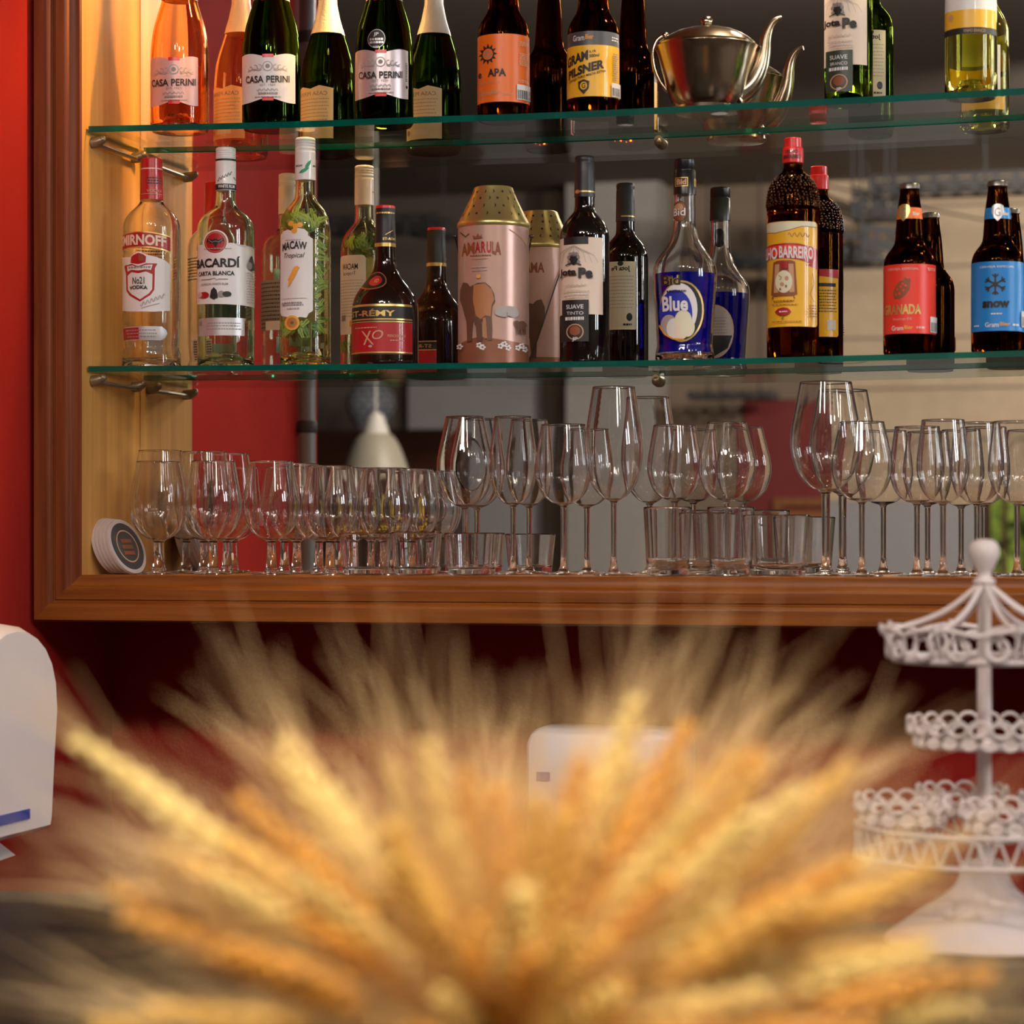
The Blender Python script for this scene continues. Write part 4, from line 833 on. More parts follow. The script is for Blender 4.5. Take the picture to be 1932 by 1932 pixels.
L = Label(b, back=True); L.oval(b.c - 8, 598, 44, 54, 'tan_line').oval(b.c - 8, 598, 42, 52, 'soft_ink').poly([(b.c - 48, 606), (b.c + 32, 606), (b.c + 22, 632), (b.c - 8, 648), (b.c - 38, 632)], 'ink').bars(b.c - 36, b.c + 22, list(range(570, 602, 6)), 2, 'grey_ink', 4).done('back_label')
# sugar cane spirit
b = Bottle('cachaca_bottle', 'tall brown spirit bottle with red cap and yellow barrel label', 1496, 3.692, 49, ZLO); e = b.base_y
b.body([(306, 17.5), (322, 18.3), (328, 24), (334, 31), (342, 38), (352, 43.5), (364, 47.5), (376, 49), (384, 50), (396, 50), (399, 48.2), (403, 49), (409, 48.6), (420, 49), (e - 6, 49)], 'brown_bottle', punt=0.012)
pq = b.pz([(334, 31.4), (342, 38.4), (352, 43.9), (364, 47.9), (376, 49.4), (384, 50.4), (393, 50.4)], 1); mb = MB(); rn = random.Random(2)
for q_, z_ in pq[1:-1]:                                      # moulded relief round the shoulder
    n = int(q_ * 2 * math.pi / 0.0062)
    for i in range(n):
        a = 2 * math.pi * (i + rn.uniform(-.25, .25)) / n; q2 = q_ - 0.0011; mb.ball((q2 * math.cos(a), q2 * math.sin(a), z_ + rn.uniform(-.0012, .0012)), 0.0019, 'relief_glass', 8, 6)
mb.build('moulded_relief', b.root)
b.cap([(261, 15), (262.5, 16.8), (279, 17.3), (280, 19), (283, 19.7), (303, 20), (308, 20), (309, 19)], 'bright_red')
b.on([(280, 19.8), (309, 20.1)]); L = Label(b, lift=0.0002); L.text('VELHO', 1481, 285, 1505, 292, 'ink', 0.03).text('BARREIRO', 1479, 294, 1510, 302, 'ink', 0.03).done('cap_print'); b.off()
L = Label(b); L.rrect(1446, 423, 1541, 620, 5, 'yellow_paper'); L.poly([(1446, 424), (1537, 424), (1540, 432), (1510, 434), (1485, 441), (1460, 444), (1446, 440)], 'paper_ivory').line([(1446, 441), (1465, 444), (1488, 440), (1512, 433), (1540, 433)], 1.2, 'barrel_print')
L.line([(1487 + j * 1.7, 449 - 4 * math.sin(j * 1.1)) for j in range(24)], 1.0, 'barrel_print')
L.poly([(1440, 468), (1460, 465), (1480, 464), (1505, 465), (1525, 469), (1540, 474), (1541, 512), (1518, 505), (1528, 502), (1505, 495), (1480, 492), (1460, 492), (1440, 496)], 'dark_red_print')
L.poly([(1446, 470), (1470, 467), (1495, 467), (1520, 471), (1534, 476), (1534, 494), (1515, 489), (1490, 486), (1465, 486), (1446, 489)], 'red_paper')
L.text('VELHO', 1425, 470, 1468, 493, 'paper_white', 0.03, tilt=-1).text('BARREIRO', 1471, 470, 1532, 493, 'paper_white', 0.03, tilt=-3)
L.poly([(1461, 499), (1468, 496), (1492, 496), (1500, 499), (1504, 560), (1497, 563), (1462, 563), (1457, 560)], 'barrel_print').poly([(1464, 503), (1472, 503), (1470, 556), (1462, 556)], 'tan_line').poly([(1488, 503), (1497, 503), (1499, 556), (1490, 556)], 'tan_line')
L.oval(1480, 536, 15, 21, 'paper_ivory').line([(1471, 524), (1476, 528), (1473, 533)], 1.4, 'barrel_print').oval(1485, 530, 3.5, 4.5, 'tan_line').oval(1477, 541, 3.5, 4, 'tan_line').oval(1484, 545, 1.6, 3, 'barrel_print').oval(1474, 550, 1.5, 2.5, 'barrel_print').poly([(1474, 499), (1488, 499), (1487, 512), (1476, 512)], 'dark_red_print').line([(1462, 563), (1460, 568)], 2, 'barrel_print').line([(1497, 563), (1499, 568)], 2, 'barrel_print')
L.bars(1462, 1498, [571], 2.2, 'barrel_print', 4); L.bars(1458, 1508, [578], 1.6, 'barrel_print', 5)
L.poly([(1465, 592), (1471, 586), (1480, 584), (1488, 586), (1493, 592), (1488, 597), (1480, 600), (1471, 597)], 'dark_red_print').bars(1472, 1487, [591], 2.4, 'paper_white', 6).line([(1479, 600), (1478, 606)], 1.8, 'leaf_print')
L.bars(1460, 1512, [610], 1.6, 'barrel_print', 7); L.bars(1523, 1536, list(range(580, 604, 5)), 2, 'barrel_print', 8); L.line([(1528, 520), (1531, 540), (1524, 560), (1532, 575)], 0.9, 'barrel_print').done('front_label')
L = Label(b, back=True); L.rrect(b.c - 58, 474, b.c + 34, 610, 6, 'yellow_paper').poly([(b.c - 58, 474), (b.c + 34, 474), (b.c + 34, 484), (b.c - 58, 492)], 'dark_red_print').rect(b.c - 50, 502, b.c + 20, 509, 'ink').bars(b.c - 52, b.c + 26, list(range(516, 560, 6)), 1.8, 'ink', 4).rect(b.c - 50, 576, b.c - 30, 596, 'paper_white').done('back_label')
# two beers
def granada(b):
    L = Label(b); L.rect(1664, 503, 1770, 633, 'red_paper'); rn = random.Random(4)
    L.text('CERVEJA ESPECIAL', 1676, 510, 1733, 515, 'paper_pink', 0.02)
    L.poly([(1688, 568), (1686, 556), (1690, 545), (1698, 535), (1706, 533), (1707, 527), (1712, 531), (1718, 530), (1717, 540), (1716, 551), (1708, 562), (1697, 569)], 'barrel_print')
    for x, y in ((1694, 550), (1700, 545), (1705, 552), (1698, 558), (1692, 560), (1709, 544), (1704, 540)): L.oval(x, y, 2.3, 2.6, 'red_paper', 8)
    L.k = 3; L.text('GRANADA', 1671, 578, 1737, 597, 'gold', 0.035).text('American IPA', 1686, 603, 1720, 608, 'paper_pink', 0.0); gram(L, 1684, 618, 1722, 627); L.bars(1728, 1744, [620], 4, 'paper_pink', 3)
    L.bars(1748, 1762, list(range(510, 516, 3)), 1.8, 'paper_pink', 4); L.barcode(1753, 601, 1768, 630); L.done('front_label')
def neck(col, shield, c0, gx):
    def f(b):
        L = Label(b, R=23.5); L.poly([(c0 - 30, 394), (c0 + 30, 394), (c0 + 30, 415), (c0 - 30, 415)], col); L.text('Bier', c0 + 8, 402, c0 + 20, 409, 'paper_cream', 0.03)
        L.poly([(gx - 10, 391), (gx - 5, 388), (gx, 387), (gx + 6, 388), (gx + 11, 391), (gx + 12, 402), (gx + 7, 413), (gx, 420), (gx - 6, 413), (gx - 11, 402)], shield).text('G', gx - 5, 395, gx + 5, 411, 'grey_ink', 0.0); L.done('neck_label')
    return f
def snow(b):
    L = Label(b); L.rect(1828, 498, 1940, 628, 'blue_paper').text('CERVEJA ESPECIAL', 1850, 506, 1912, 511, 'paper_white', 0.0)
    for i in range(6):
        a = math.pi / 2 + i * math.pi / 3; ex, ey = 1878 + 20 * math.cos(a), 541 + 20 * math.sin(a)
        L.line([(1878, 541), (ex, ey)], 3.4, 'ink'); mx_, my_ = 1878 + 13 * math.cos(a), 541 + 13 * math.sin(a)
        for sgn in (-1, 1): L.line([(mx_, my_), (mx_ + 7.5 * math.cos(a + sgn * .8), my_ + 7.5 * math.sin(a + sgn * .8))], 2.8, 'ink')
        L.k = 2
    L.k = 4; L.oval(1878, 541, 5, 5, 'ink').text('snow', 1855, 572, 1904, 585, 'ink', 0.05).bars(1870, 1892, [595], 2.4, 'paper_white', 3); gram(L, 1860, 612, 1904, 621); L.bars(1840, 1850, [616], 3, 'paper_white', 2).bars(1908, 1920, [615], 3.5, 'paper_white', 5); L.barcode(1924, 590, 1936, 620); L.done('front_label')
beer('beer_bottle', 'brown beer bottle with bright red label and orange neck band', 1716, 3.668, ZLO, 0, granada, neck('orange_paper', 'gold', 1714, 1705))
beer('beer_bottle', 'brown beer bottle with bright blue snowflake label at right edge', 1882, 3.680, ZLO, -5, snow, neck('blue_paper', 'silver_print', 1882, 1882))
# ------------------------------------------------------------------ glasses on the wooden ledge
def stemglass(name, label, c, Y, top, bowl_y, hw, rim, stem_r=4.4, foot=34, seg=40, group='glasses on the ledge', low=None):
    """c centre px, top px of the rim, bowl_y px where the bowl meets the stem, hw widest half width px, rim half width px"""
    s = sc(c, Y); X = wx(c, Y); o = thing(name, label, 'glass', (X, Y, ZG + 0.0004), 0, group)
    z = lambda y: H + (YH - y) / s - ZG
    zt, zb = z(top), z(bowl_y); R, r = hw / s, rim / s; rs = stem_r / 1000; rf = foot / s; t = 0.0011
    hb = zt - zb; q = 0.40 if low is None else low
    outer = [(rs, zb), (rs * 1.5, zb + 0.004), (R * 0.46, zb + hb * 0.06), (R * 0.80, zb + hb * 0.17), (R * 0.96, zb + hb * (q - .06)), (R, zb + hb * (q + .03)), (R * .985, zb + hb * (q + .16)), (r + (R - r) * .42, zb + hb * .80), (r, zt)]
    outer = chaikin(outer, 2); inner = [(max(a - t, 0.0), b_ + (0.0 if i else 0)) for i, (a, b_) in enumerate(outer)]
    inn = [(a, b_) for a, b_ in inner if b_ > zb + 0.006]
    bowl = outer + [(r - t * .5, zt + t * .5)] + inn[::-1] + [(0, zb + 0.006)]
    mb = MB(); mb.lathe(bowl, 'drink_glass', seg); mb.build('bowl', o, angle=80)
    st = [(rs * 1.7, 0.0075), (rs * 1.15, 0.014), (rs * .95, 0.03), (rs * .95, zb - 0.02), (rs, zb)] if zb > 0.05 else [(rs * 1.6, 0.0075), (rs * 1.25, 0.011), (rs, zb)]
    mb = MB(); mb.lathe(st, 'drink_glass', 20); mb.build('stem', o, angle=80)
    ft = [(0, 0.0008), (rf * .9, 0.0), (rf, 0.0012), (rf * .98, 0.0024), (rf * .6, 0.0036), (rf * .3, 0.0052), (rs * 1.7, 0.0075)]
    mb = MB(); mb.lathe(ft, 'drink_glass', seg); mb.build('foot', o, angle=80); return o
def tumbler(label, c, Y, top, hw, base=0.86, seg=40):
    s = sc(c, Y); X = wx(c, Y); R = hw / s; h = H + (YH - top) / s - ZG; t = 0.0018
    o = thing('tumbler', label, 'glass', (X, Y, ZG + 0.0004), 0, 'glasses on the ledge')
    w = lambda f: R * base + (R - R * base) * f
    p = [(0, 0.001), (R * base * .8, 0.0), (R * base, 0.003)] + [(w(f), 0.003 + (h - 0.004) * f) for f in (.04, .2, .5, .8, .97, 1)] + [(R - t * .5, h)] + [(w(f) - t, 0.003 + (h - 0.004) * f) for f in (1, .97, .8, .5, .25, .16)] + [(R * base * .85 - t, 0.0105), (R * base * .6, 0.0095), (0, 0.009)]
    mb = MB(); mb.lathe(p, 'drink_glass', seg); mb.build('glass_body', o, angle=45); return o
# stubby beer snifters on the left
for c, Y, top, lb in ((298, 3.672, 872, 'stubby footed snifter, first from the left beside the coasters'), (402, 3.672, 871, 'stubby footed snifter, second from the left in the front row'),
                      (512, 3.674, 871, 'stubby footed snifter, third from the left in the front row'), (623, 3.676, 880, 'stubby footed snifter, fourth from the left in the front row'),
                      (302, 3.780, 851, 'taller snifter at the back behind the first snifter from the left'), (385, 3.785, 853, 'taller snifter at the back between first and second snifters'),
                      (727, 3.700, 884, 'stubby snifter in front of the reflected pendant lamp'), (560, 3.782, 876, 'back-row snifter between the third and fourth front snifters'), (776, 3.775, 886, 'back-row snifter nearest the tall wine glasses'), (665, 3.784, 884, 'back-row snifter just left of the reflected pendant lamp')):
    stemglass('snifter_glass', lb, c, Y, top, 1024, 54, 41, 6.5, 37, low=0.40)
# wine glasses
for c, Y, top, by, hw, rim, lb in (
    (877, 3.800, 787, 962, 54, 36, 'slim tulip wine glass, leftmost of the tall stems'),
    (968, 3.785, 787, 958, 46, 35, 'slim tulip wine glass, second of the tall stems from the left'),
    (1063, 3.755, 802, 958, 54, 42, 'wine glass just left of the tallest middle goblet'),
    (1158, 3.700, 731, 950, 56, 40, 'tall large wine goblet in the middle of the ledge'),
    (1273, 3.758, 803, 950, 52, 40, 'tulip wine glass standing behind the left straight tumbler'),
    (1371, 3.758, 798, 950, 55, 37, 'tulip wine glass standing behind the right straight tumbler'),
    (1558, 3.735, 722, 932, 67, 49, 'very large balloon wine glass in front of the dark red door'),
    (1626, 3.690, 797, 952, 58, 42, 'wine glass close to the right of the balloon glass'),
    (1730, 3.750, 806, 955, 52, 42, 'round wine glass left of the cake stand finial, back row'),
    (1779, 3.668, 793, 955, 50, 40, 'front wine glass left of the cake stand finial'),
    (1843, 3.762, 798, 955, 50, 40, 'wine glass directly behind the white cake stand finial'),
    (1919, 3.690, 796, 955, 55, 45, 'wine glass cut by the right edge above the ledge')):
    stemglass('wine_glass', lb, c, Y, top, by, hw, rim, 6.5 if c == 1558 else 4.4, 40)
# small tumblers
for c, Y, top, hw, lb in ((1260, 3.655, 957, 46, 'straight clear tumbler in front of the tulip wine glass'), (1379, 3.655, 957, 45, 'straight clear tumbler left of the heavy whisky tumbler'),
                          (1465, 3.690, 972, 64, 'wide heavy whisky tumbler beside the balloon glass'), (1330, 3.790, 968, 46, 'straight tumbler at the back between two front tumblers'),
                          (890, 3.655, 1006, 52, 'low small tumbler in front of the leftmost tall stem'), (690, 3.640, 1006, 50, 'low tumbler below the reflected pendant lamp'), (786, 3.648, 1004, 48, 'low tumbler left of the tall wine glasses')):
    tumbler(lb, c, Y, top, hw)
# beer mats leaning on the side panel
Rc = 0.045
for i in range(5):
    X = XJ + 0.028 + 0.0078 * i; Y = 3.682 - 0.0018 * i; al = math.radians(-17 - 1.2 * i)
    names = ('leaning against the side panel', 'second from the panel', 'middle of the leaning row', 'second from the front', 'frontmost, showing its dark printed face')
    o = thing('beer_mat', 'round beer mat on edge, ' + names[i], 'coaster', (X, Y, ZG), math.radians(-12), 'beer mats on the ledge'); 
    mb = MB(); mb.lathe([(0, -0.003), (Rc, -0.003), (Rc + .0004, 0), (Rc, 0.003), (0, 0.003)], 'coaster_edge', 48)
    R3 = Matrix.Rotation(math.radians(90), 3, 'Y'); R4 = Matrix.Rotation(al, 3, 'Y')
    def tf(mb): mb.v = [tuple(R4 @ (R3 @ Vector(p) + Vector((0, 0, Rc + .0008)))) for p in mb.v]; return mb
    tf(mb).build('card', o, angle=40)
    mb = MB(); mb.lathe([(0, 0.0034), (Rc * .86, 0.0034), (Rc * .86, 0.0031)], 'coaster_face', 48); mb.lathe([(Rc * .55, 0.0037), (Rc * .60, 0.0037)], 'tan_line', 40)
    for k in range(3): mb.box((-0.012 + .01 * k, -0.014, 0.0034), (-0.006 + .01 * k, 0.014, 0.0038), 'barrel_print')
    tf(mb).build('printed_face', o, angle=40)
# ------------------------------------------------------------------ foreground: counter, cake stand, dispensers, wheat
ZC = H - 0.432
ct = thing('bar_counter', 'black polished bar counter under the wheat and cake stand', 'counter', (-1.0, 1.9, 0))
mb = MB(); mb.box((-0.66, -1.0, ZC - 0.04), (1.4, 1.0, ZC), 'black_counter'); mb.build('worktop', ct, smooth=False)
mb = MB(); mb.box((-0.62, -0.85, 0.0), (1.36, 0.85, ZC - 0.04), 'dark_wood'); mb.build('counter_base', ct, smooth=False)
# cake stand
YC = 2.79; CX = 1857; sC = sc(CX, YC); XC = wx(CX, YC)
cs = thing('cake_stand', 'white painted iron tiered cake stand with egg finial on the counter', 'cake stand', (XC, YC, ZC), 0)
cz = lambda y: H + (YH - y) / sC - ZC
p_ = lambda hw: hw / sC
mb = MB(); mb.lathe(chaikin([(0, cz(1017)), (p_(20), cz(1019)), (p_(29), cz(1033)), (p_(28), cz(1050)), (p_(20), cz(1068)), (p_(13), cz(1080)), (p_(12), cz(1090)), (p_(21), cz(1094)), (p_(22), cz(1100)), (p_(13), cz(1106)), (0, cz(1107))][::-1], 1), 'white_iron', 32); mb.build('finial', cs, angle=60)
mb = MB(); mb.lathe([(0, cz(1650)), (p_(14.5), cz(1650)), (p_(13), cz(1098)), (0, cz(1098))], 'white_iron', 24); mb.build('pole', cs)
mb = MB(); mb.lathe(chaikin([(0, 0.0), (p_(188), 0.0), (p_(188), 0.006), (p_(172), 0.012), (p_(120), cz(1718)), (p_(75), cz(1690)), (p_(52), cz(1668)), (p_(44), cz(1640)), (p_(38), cz(1622)), (0, cz(1620))], 2), 'white_iron', 48); mb.build('base', cs, angle=60)
def ring(mb, r, z, rad, wav=0, n=64, lob=8, mat='white_iron', c=(0, 0)):
    mb.tube([(c[0] + r * math.cos(2 * math.pi * i / n), c[1] + r * math.sin(2 * math.pi * i / n), z + wav * abs(math.sin(lob * math.pi * i / n))) for i in range(n)], rad, mat, 8, closed=True)
for k in range(8):                                           # canopy rods sweep out from under the finial
    a = 2 * math.pi * (k + 0.5) / 8
    rp = chaikin([(8, 1102), (30, 1120), (70, 1150), (120, 1172), (165, 1183), (190, 1192)], 2); mb = MB()
    mb.tube([(p_(r) * math.cos(a), p_(r) * math.sin(a), cz(y)) for r, y in rp], p_(5.2), 'white_iron', 8); mb.build('canopy_rod', cs)
mb = MB(); ring(mb, p_(192), cz(1196), p_(5), p_(12)); ring(mb, p_(170), cz(1243), p_(7))
for k in range(8):
    a = 2 * math.pi * (k + 0.5) / 8; mb.tube([(p_(192) * math.cos(a), p_(192) * math.sin(a), cz(1196)), (p_(170) * math.cos(a), p_(170) * math.sin(a), cz(1243))], p_(5), 'white_iron', 8)
    mb.tube([(p_(192) * math.cos(a), p_(192) * math.sin(a), cz(1194)), (p_(202) * math.cos(a), p_(202) * math.sin(a), cz(1184)), (p_(199) * math.cos(a), p_(199) * math.sin(a), cz(1176))], p_(5.5), 'white_iron', 8)
mb.build('canopy_rim', cs, angle=60)
for k in range(16):                                          # ring ornaments between the two hoops
    a = 2 * math.pi * (k + 0.5) / 16; r = p_(180); rr = p_(20); ca, sa = math.cos(a), math.sin(a); mb = MB()
    mb.tube([(r * ca - sa * rr * math.cos(t), r * sa + ca * rr * math.cos(t), cz(1219) + rr * math.sin(t)) for t in [2 * math.pi * i / 20 for i in range(20)]], p_(5), 'white_iron', 8, closed=True); mb.build('ring_ornament', cs)
def lace_tray(r0, r1, y0, y1, nm, c=(0, 0), lob=22):        # pierced, scalloped edge round a shallow tray
    mb = MB(); z0, z1 = cz(y1), cz(y0); n = lob
    prof = [(0, z0), (r1, z0), (r1, z0 + 0.003), (0, z0 + 0.003)]; mb.lathe(prof, 'white_iron', 40, origin=(c[0], c[1], 0))
    for k in range(n):
        for j, f in enumerate((0.28, 0.72)):
            a = 2 * math.pi * (k + 0.5 * j) / n; r = r1 + (r0 - r1) * f; z = z0 + (z1 - z0) * f; rr = math.pi * r / n * .92; hh = (z1 - z0) * .26; ca, sa = math.cos(a), math.sin(a)
            mb.tube([(c[0] + r * ca - sa * rr * math.cos(t), c[1] + r * sa + ca * rr * math.cos(t), z + hh * math.sin(t)) for t in [2 * math.pi * i / 10 for i in range(10)]], p_(3.6), 'white_iron', 6, closed=True)
    ring(mb, r1 + (r0 - r1) * .5, (z0 + z1) / 2, p_(2.6), 0, 40, c=c); ring(mb, r1 * 1.01, z0 + 0.002, p_(4), 0, 40, c=c)
    return mb.build(nm, cs, angle=60)
lace_tray(p_(150), p_(122), 1352, 1408, 'lace_tray')
for k in range(4):
    a = math.radians(200 + 90 * k); lace_tray(p_(92), p_(72), 1496, 1552, 'lace_dish', (p_(158) * math.cos(a), p_(158) * math.sin(a)), 14)
mb = MB(); ring(mb, p_(240), cz(1556), p_(5)); ring(mb, p_(240), cz(1612), p_(5)); n = 36
for k in range(n):
    a, b_ = 2 * math.pi * k / n, 2 * math.pi * (k + 0.5) / n; r = p_(240)
    for u, v in ((a, b_), (a, b_ - 2 * math.pi / n)): mb.tube([(r * math.cos(u), r * math.sin(u), cz(1556)), (r * math.cos(v), r * math.sin(v), cz(1612))], p_(3), 'white_iron', 6)
for k in range(8):
    a = 2 * math.pi * k / 8; mb.tube([(p_(12) * math.cos(a), p_(12) * math.sin(a), cz(1590)), (p_(240) * math.cos(a), p_(240) * math.sin(a), cz(1556))], p_(4), 'white_iron', 6)
mb.build('trellis_hoop', cs, angle=60)
# towel dispensers on the red wall
def rounded_front(w, h, d, rt, taper, mat):                 # domed top, slightly narrower bottom; front view outline extruded to depth
    out = []
    for i in range(13):
        a = math.pi * i / 12; out.append((w / 2 * math.cos(a), h - rt + rt * math.sin(a) ** 0.8))
    out = [(w / 2 * taper, 0.012), (w / 2 * (taper + (1 - taper) * .5), h * .35)] + out + [(-w / 2 * (taper + (1 - taper) * .5), h * .35), (-w / 2 * taper, 0.012)]
    out = [(w / 2 * taper * .96, 0.0)] + out + [(-w / 2 * taper * .96, 0.0)]; n = len(out); vs = []
    for y, k in ((0.0, 1.0), (-d * .72, 1.0), (-d * .90, 0.975), (-d, 0.92)):
        cx_, cz_ = 0, h * .5
        vs += [(cx_ + (x - cx_) * k, y, cz_ + (z - cz_) * k) for x, z in out]
    fs = []
    for r in range(3):
        for i in range(n):
            j = (i + 1) % n; fs.append((r * n + i, r * n + j, (r + 1) * n + j, (r + 1) * n + i))
    mb = MB(); mb.add(vs, fs + [tuple(3 * n + i for i in range(n)), tuple(reversed(range(n)))], mat); return mb
YD_ = 3.235; s_ = sc(33, YD_); zb_ = pw(33, 1588, YD_).z; hd = 413 / s_
dp = thing('towel_dispenser', 'white domed paper towel dispenser on the red side wall, cut by the left edge', 'dispenser', (XL + 0.0005, YD_, zb_), math.pi / 2)
mb = rounded_front(0.285, hd, 0.145, hd * .42, 0.86, 'white_plastic'); mb.build('housing', dp, angle=40)
mb = MB(); mb.box((-0.07, -0.1475, 0.028), (0.036, -0.144, 0.042), 'blue_label'); mb.build('blue_label', dp, smooth=False)
mb = MB(); mb.add([(-.08, -0.06, 0.0), (.08, -0.06, 0.0), (.085, -0.10, -0.030), (-.08, -0.10, -0.036), (-.08, -0.062, 0.0), (.08, -0.062, 0.0), (.085, -0.102, -0.030), (-.08, -0.102, -0.036)], [(0, 1, 2, 3), (7, 6, 5, 4), (0, 4, 5, 1), (1, 5, 6, 2), (2, 6, 7, 3), (3, 7, 4, 0)], 'paper_white'); mb.build('paper_towel', dp, smooth=False)
Yd = YW
s_ = sc(1140, Yd - .10); pos = pw(1140, 1760, Yd - .10); pos.y = Yd - 0.0005
dp = thing('soap_dispenser', 'white rounded wall dispenser half hidden behind the wheat', 'dispenser', pos)
def rbox(w, h, d, r, mat):
    out = []
    for cx_, cz_, a0 in ((w / 2 - r, h - r, 0), (-w / 2 + r, h - r, 90), (-w / 2 + r, r, 180), (w / 2 - r, r, 270)):
        out += [(cx_ + r * math.cos(math.radians(a0 + t)), cz_ + r * math.sin(math.radians(a0 + t))) for t in range(0, 91, 15)]
    n = len(out); vs = []
    for y, k in ((0, 1.0), (-d * .8, 1.0), (-d * .95, .98), (-d, .94)): vs += [(x * k, y, h / 2 + (z - h / 2) * k) for x, z in out]
    fs = [(q * n + i, q * n + (i + 1) % n, (q + 1) * n + (i + 1) % n, (q + 1) * n + i) for q in range(3) for i in range(n)]
    mb = MB(); mb.add(vs, fs + [tuple(3 * n + i for i in range(n)), tuple(reversed(range(n)))], mat); return mb
rbox(304 / s_, 386 / s_, 0.11, 34 / s_, 'white_plastic').build('housing', dp, angle=40)
mb = MB(); mb.box((-128 / s_, -0.1125, 286 / s_), (-102 / s_, -0.109, 302 / s_), 'blue_label'); mb.build('blue_mark', dp, smooth=False)
mb = MB(); mb.ball((-45 / s_, -0.112, 118 / s_), 14 / s_, 'dark_wood', 14, 8, sy=.4); mb.build('lock', dp)
# sheaf of wheat
YP = 1.27; P0 = pw(955, 2010, YP)
vz = thing('vase', 'plain clay vase holding the wheat sheaf below the frame', 'vase', (P0.x, P0.y, ZC))
hv = P0.z - 0.03 - ZC
mb = MB(); mb.lathe(chaikin([(0, 0), (0.04, 0), (0.055, hv * .35), (0.05, hv * .75), (0.036, hv * .92), (0.042, hv), (0.038, hv), (0.032, hv * .92), (0.0, hv * .9)], 2), 'terracotta', 32); mb.build('pot', vz, angle=60)
rn = random.Random(11)
def ear_mesh(seed):
    r = random.Random(seed); mb = MB(); L = 0.082; mat = 'wheat_%d' % (seed % 3)
    mb.tube([(0, 0, 0), (0, 0, L * .9)], [0.0016, 0.0008], 'wheat_stem', 6)
    n = 13
    for i in range(n):
        t = i / (n - 1); sz = 0.0056 * (1.0 - 0.45 * abs(t - .35) - .25 * t)
        for k in range(3):
            a = math.pi * (i % 2) + k * 2.0944 + r.uniform(-.25, .25); rad = sz * .85; z = L * t + (k * .0012)
            c_ = Vector((rad * math.cos(a), rad * math.sin(a), z)); o = len(mb.v)
            mb.ball((0, 0, 0), sz, mat, 7, 5, .75, .75, 1.75)
            tl = Matrix.Rotation(0.42, 3, Vector((-math.sin(a), math.cos(a), 0)))
            for q in range(o, len(mb.v)): mb.v[q] = tuple(c_ + tl @ Vector(mb.v[q]))
    return mb
def awn_mesh(seed):
    r = random.Random(seed); mb = MB(); L = 0.082
    for i in range(14):
        t = r.uniform(.1, 1.0); a = r.uniform(0, 6.283); sp_ = r.uniform(.10, .34); ln = r.uniform(.055, .10); p0 = Vector((.003 * math.cos(a), .003 * math.sin(a), L * t))
        d = Vector((math.cos(a) * sp_, math.sin(a) * sp_, 1)).normalized(); p2 = p0 + d * ln + Vector((math.cos(a), math.sin(a), 0)) * ln * .08
        mb.tube([p0, p0 + d * ln * .5, p2], [.0003, .00026, .0001], 'wheat_awn', 4)
    return mb
protos = []
for k in range(6):
    e_ = ear_mesh(k); a_ = awn_mesh(k + 20)
    em = e_.build('ear'); am = a_.build('awns'); protos.append((em.data, am.data)); bpy.data.objects.remove(em); bpy.data.objects.remove(am)
mbs = MB(); mbs.tube([(0, 0, -1), (0, 0, -.5), (0, 0, 0)], [.0015, .0014, .0012], 'wheat_stem', 6); so = mbs.build('stem'); stem_me = so.data; bpy.data.objects.remove(so)
def stalk(d, dist, label='golden bearded wheat stalk in the foreground sheaf', bend=0.0):
    d = Vector(d).normalized(); pos = P0 + d * dist; k = rn.randrange(6)
    o = thing('wheat_stalk', label, 'wheat', pos, 0, 'wheat stalks in the sheaf')
    axis = (d + Vector((0, 0, -bend))).normalized()
    o.rotation_euler = axis.to_track_quat('Z', 'Y').to_euler()
    for me, nm in ((protos[k][0], 'ear'), (protos[k][1], 'awns')):
        c_ = bpy.data.objects.new(nm, me); C.objects.link(c_); c_.parent = o; c_.rotation_euler = (0, 0, rn.uniform(0, 6.28)); s2 = rn.uniform(.95, 1.12); c_.scale = (s2 * 1.12, s2 * 1.12, s2)
    c_ = bpy.data.objects.new('stem', stem_me); C.objects.link(c_); c_.parent = o; c_.scale = (1, 1, dist + 0.02)
    return o
right = Vector((math.cos(PS), math.sin(PS), 0)); fwd = Vector((-math.sin(PS), math.cos(PS), 0)); upv = Vector((0, 0, 1))
N = 285
for i in range(N):
    el = math.asin(min(1, rn.uniform(0.02, 1.0))); az = rn.uniform(-math.pi, math.pi)
    d = right * math.cos(el) * math.cos(az) + fwd * math.cos(el) * math.sin(az) * .75 + upv * math.sin(el)
    hor = abs(d.dot(right)); dist = rn.uniform(-.02, .058) * (1.0 + 1.75 * hor)
    if d.dot(fwd) < -.72 : dist *= .6
    stalk(d, dist, bend=.10 * rn.random() * hor)
# the stalks that stand out against the background
for ang, dist, dep, lb in ((70, .115, .1, 'tallest wheat stalk, crossing the cabinet rail'), (104, .078, .0, 'upright wheat stalk left of the tall one'), (62, .115, .0, 'wheat stalk leaning right below the soap dispenser'), (128, .11, .1, 'wheat stalk leaning upper left from the sheaf'), (143, .19, .0, 'wheat stalk reaching left towards the towel dispenser'),
                           (40, .15, .1, 'wheat stalk leaning right towards the cake stand'), (27, .16, -.2, 'wheat stalk reaching right below the cake stand'), (14, .17, -.3, 'bright wheat stalk lying almost level at the right'), (7, .13, -.2, 'lowest wheat stalk pointing right'), (33, .12, -.3, 'pale wheat stalk pointing at the cake stand base')):
    a = math.radians(ang); stalk(right * math.cos(a) + upv * math.sin(a) + fwd * dep, dist, lb)
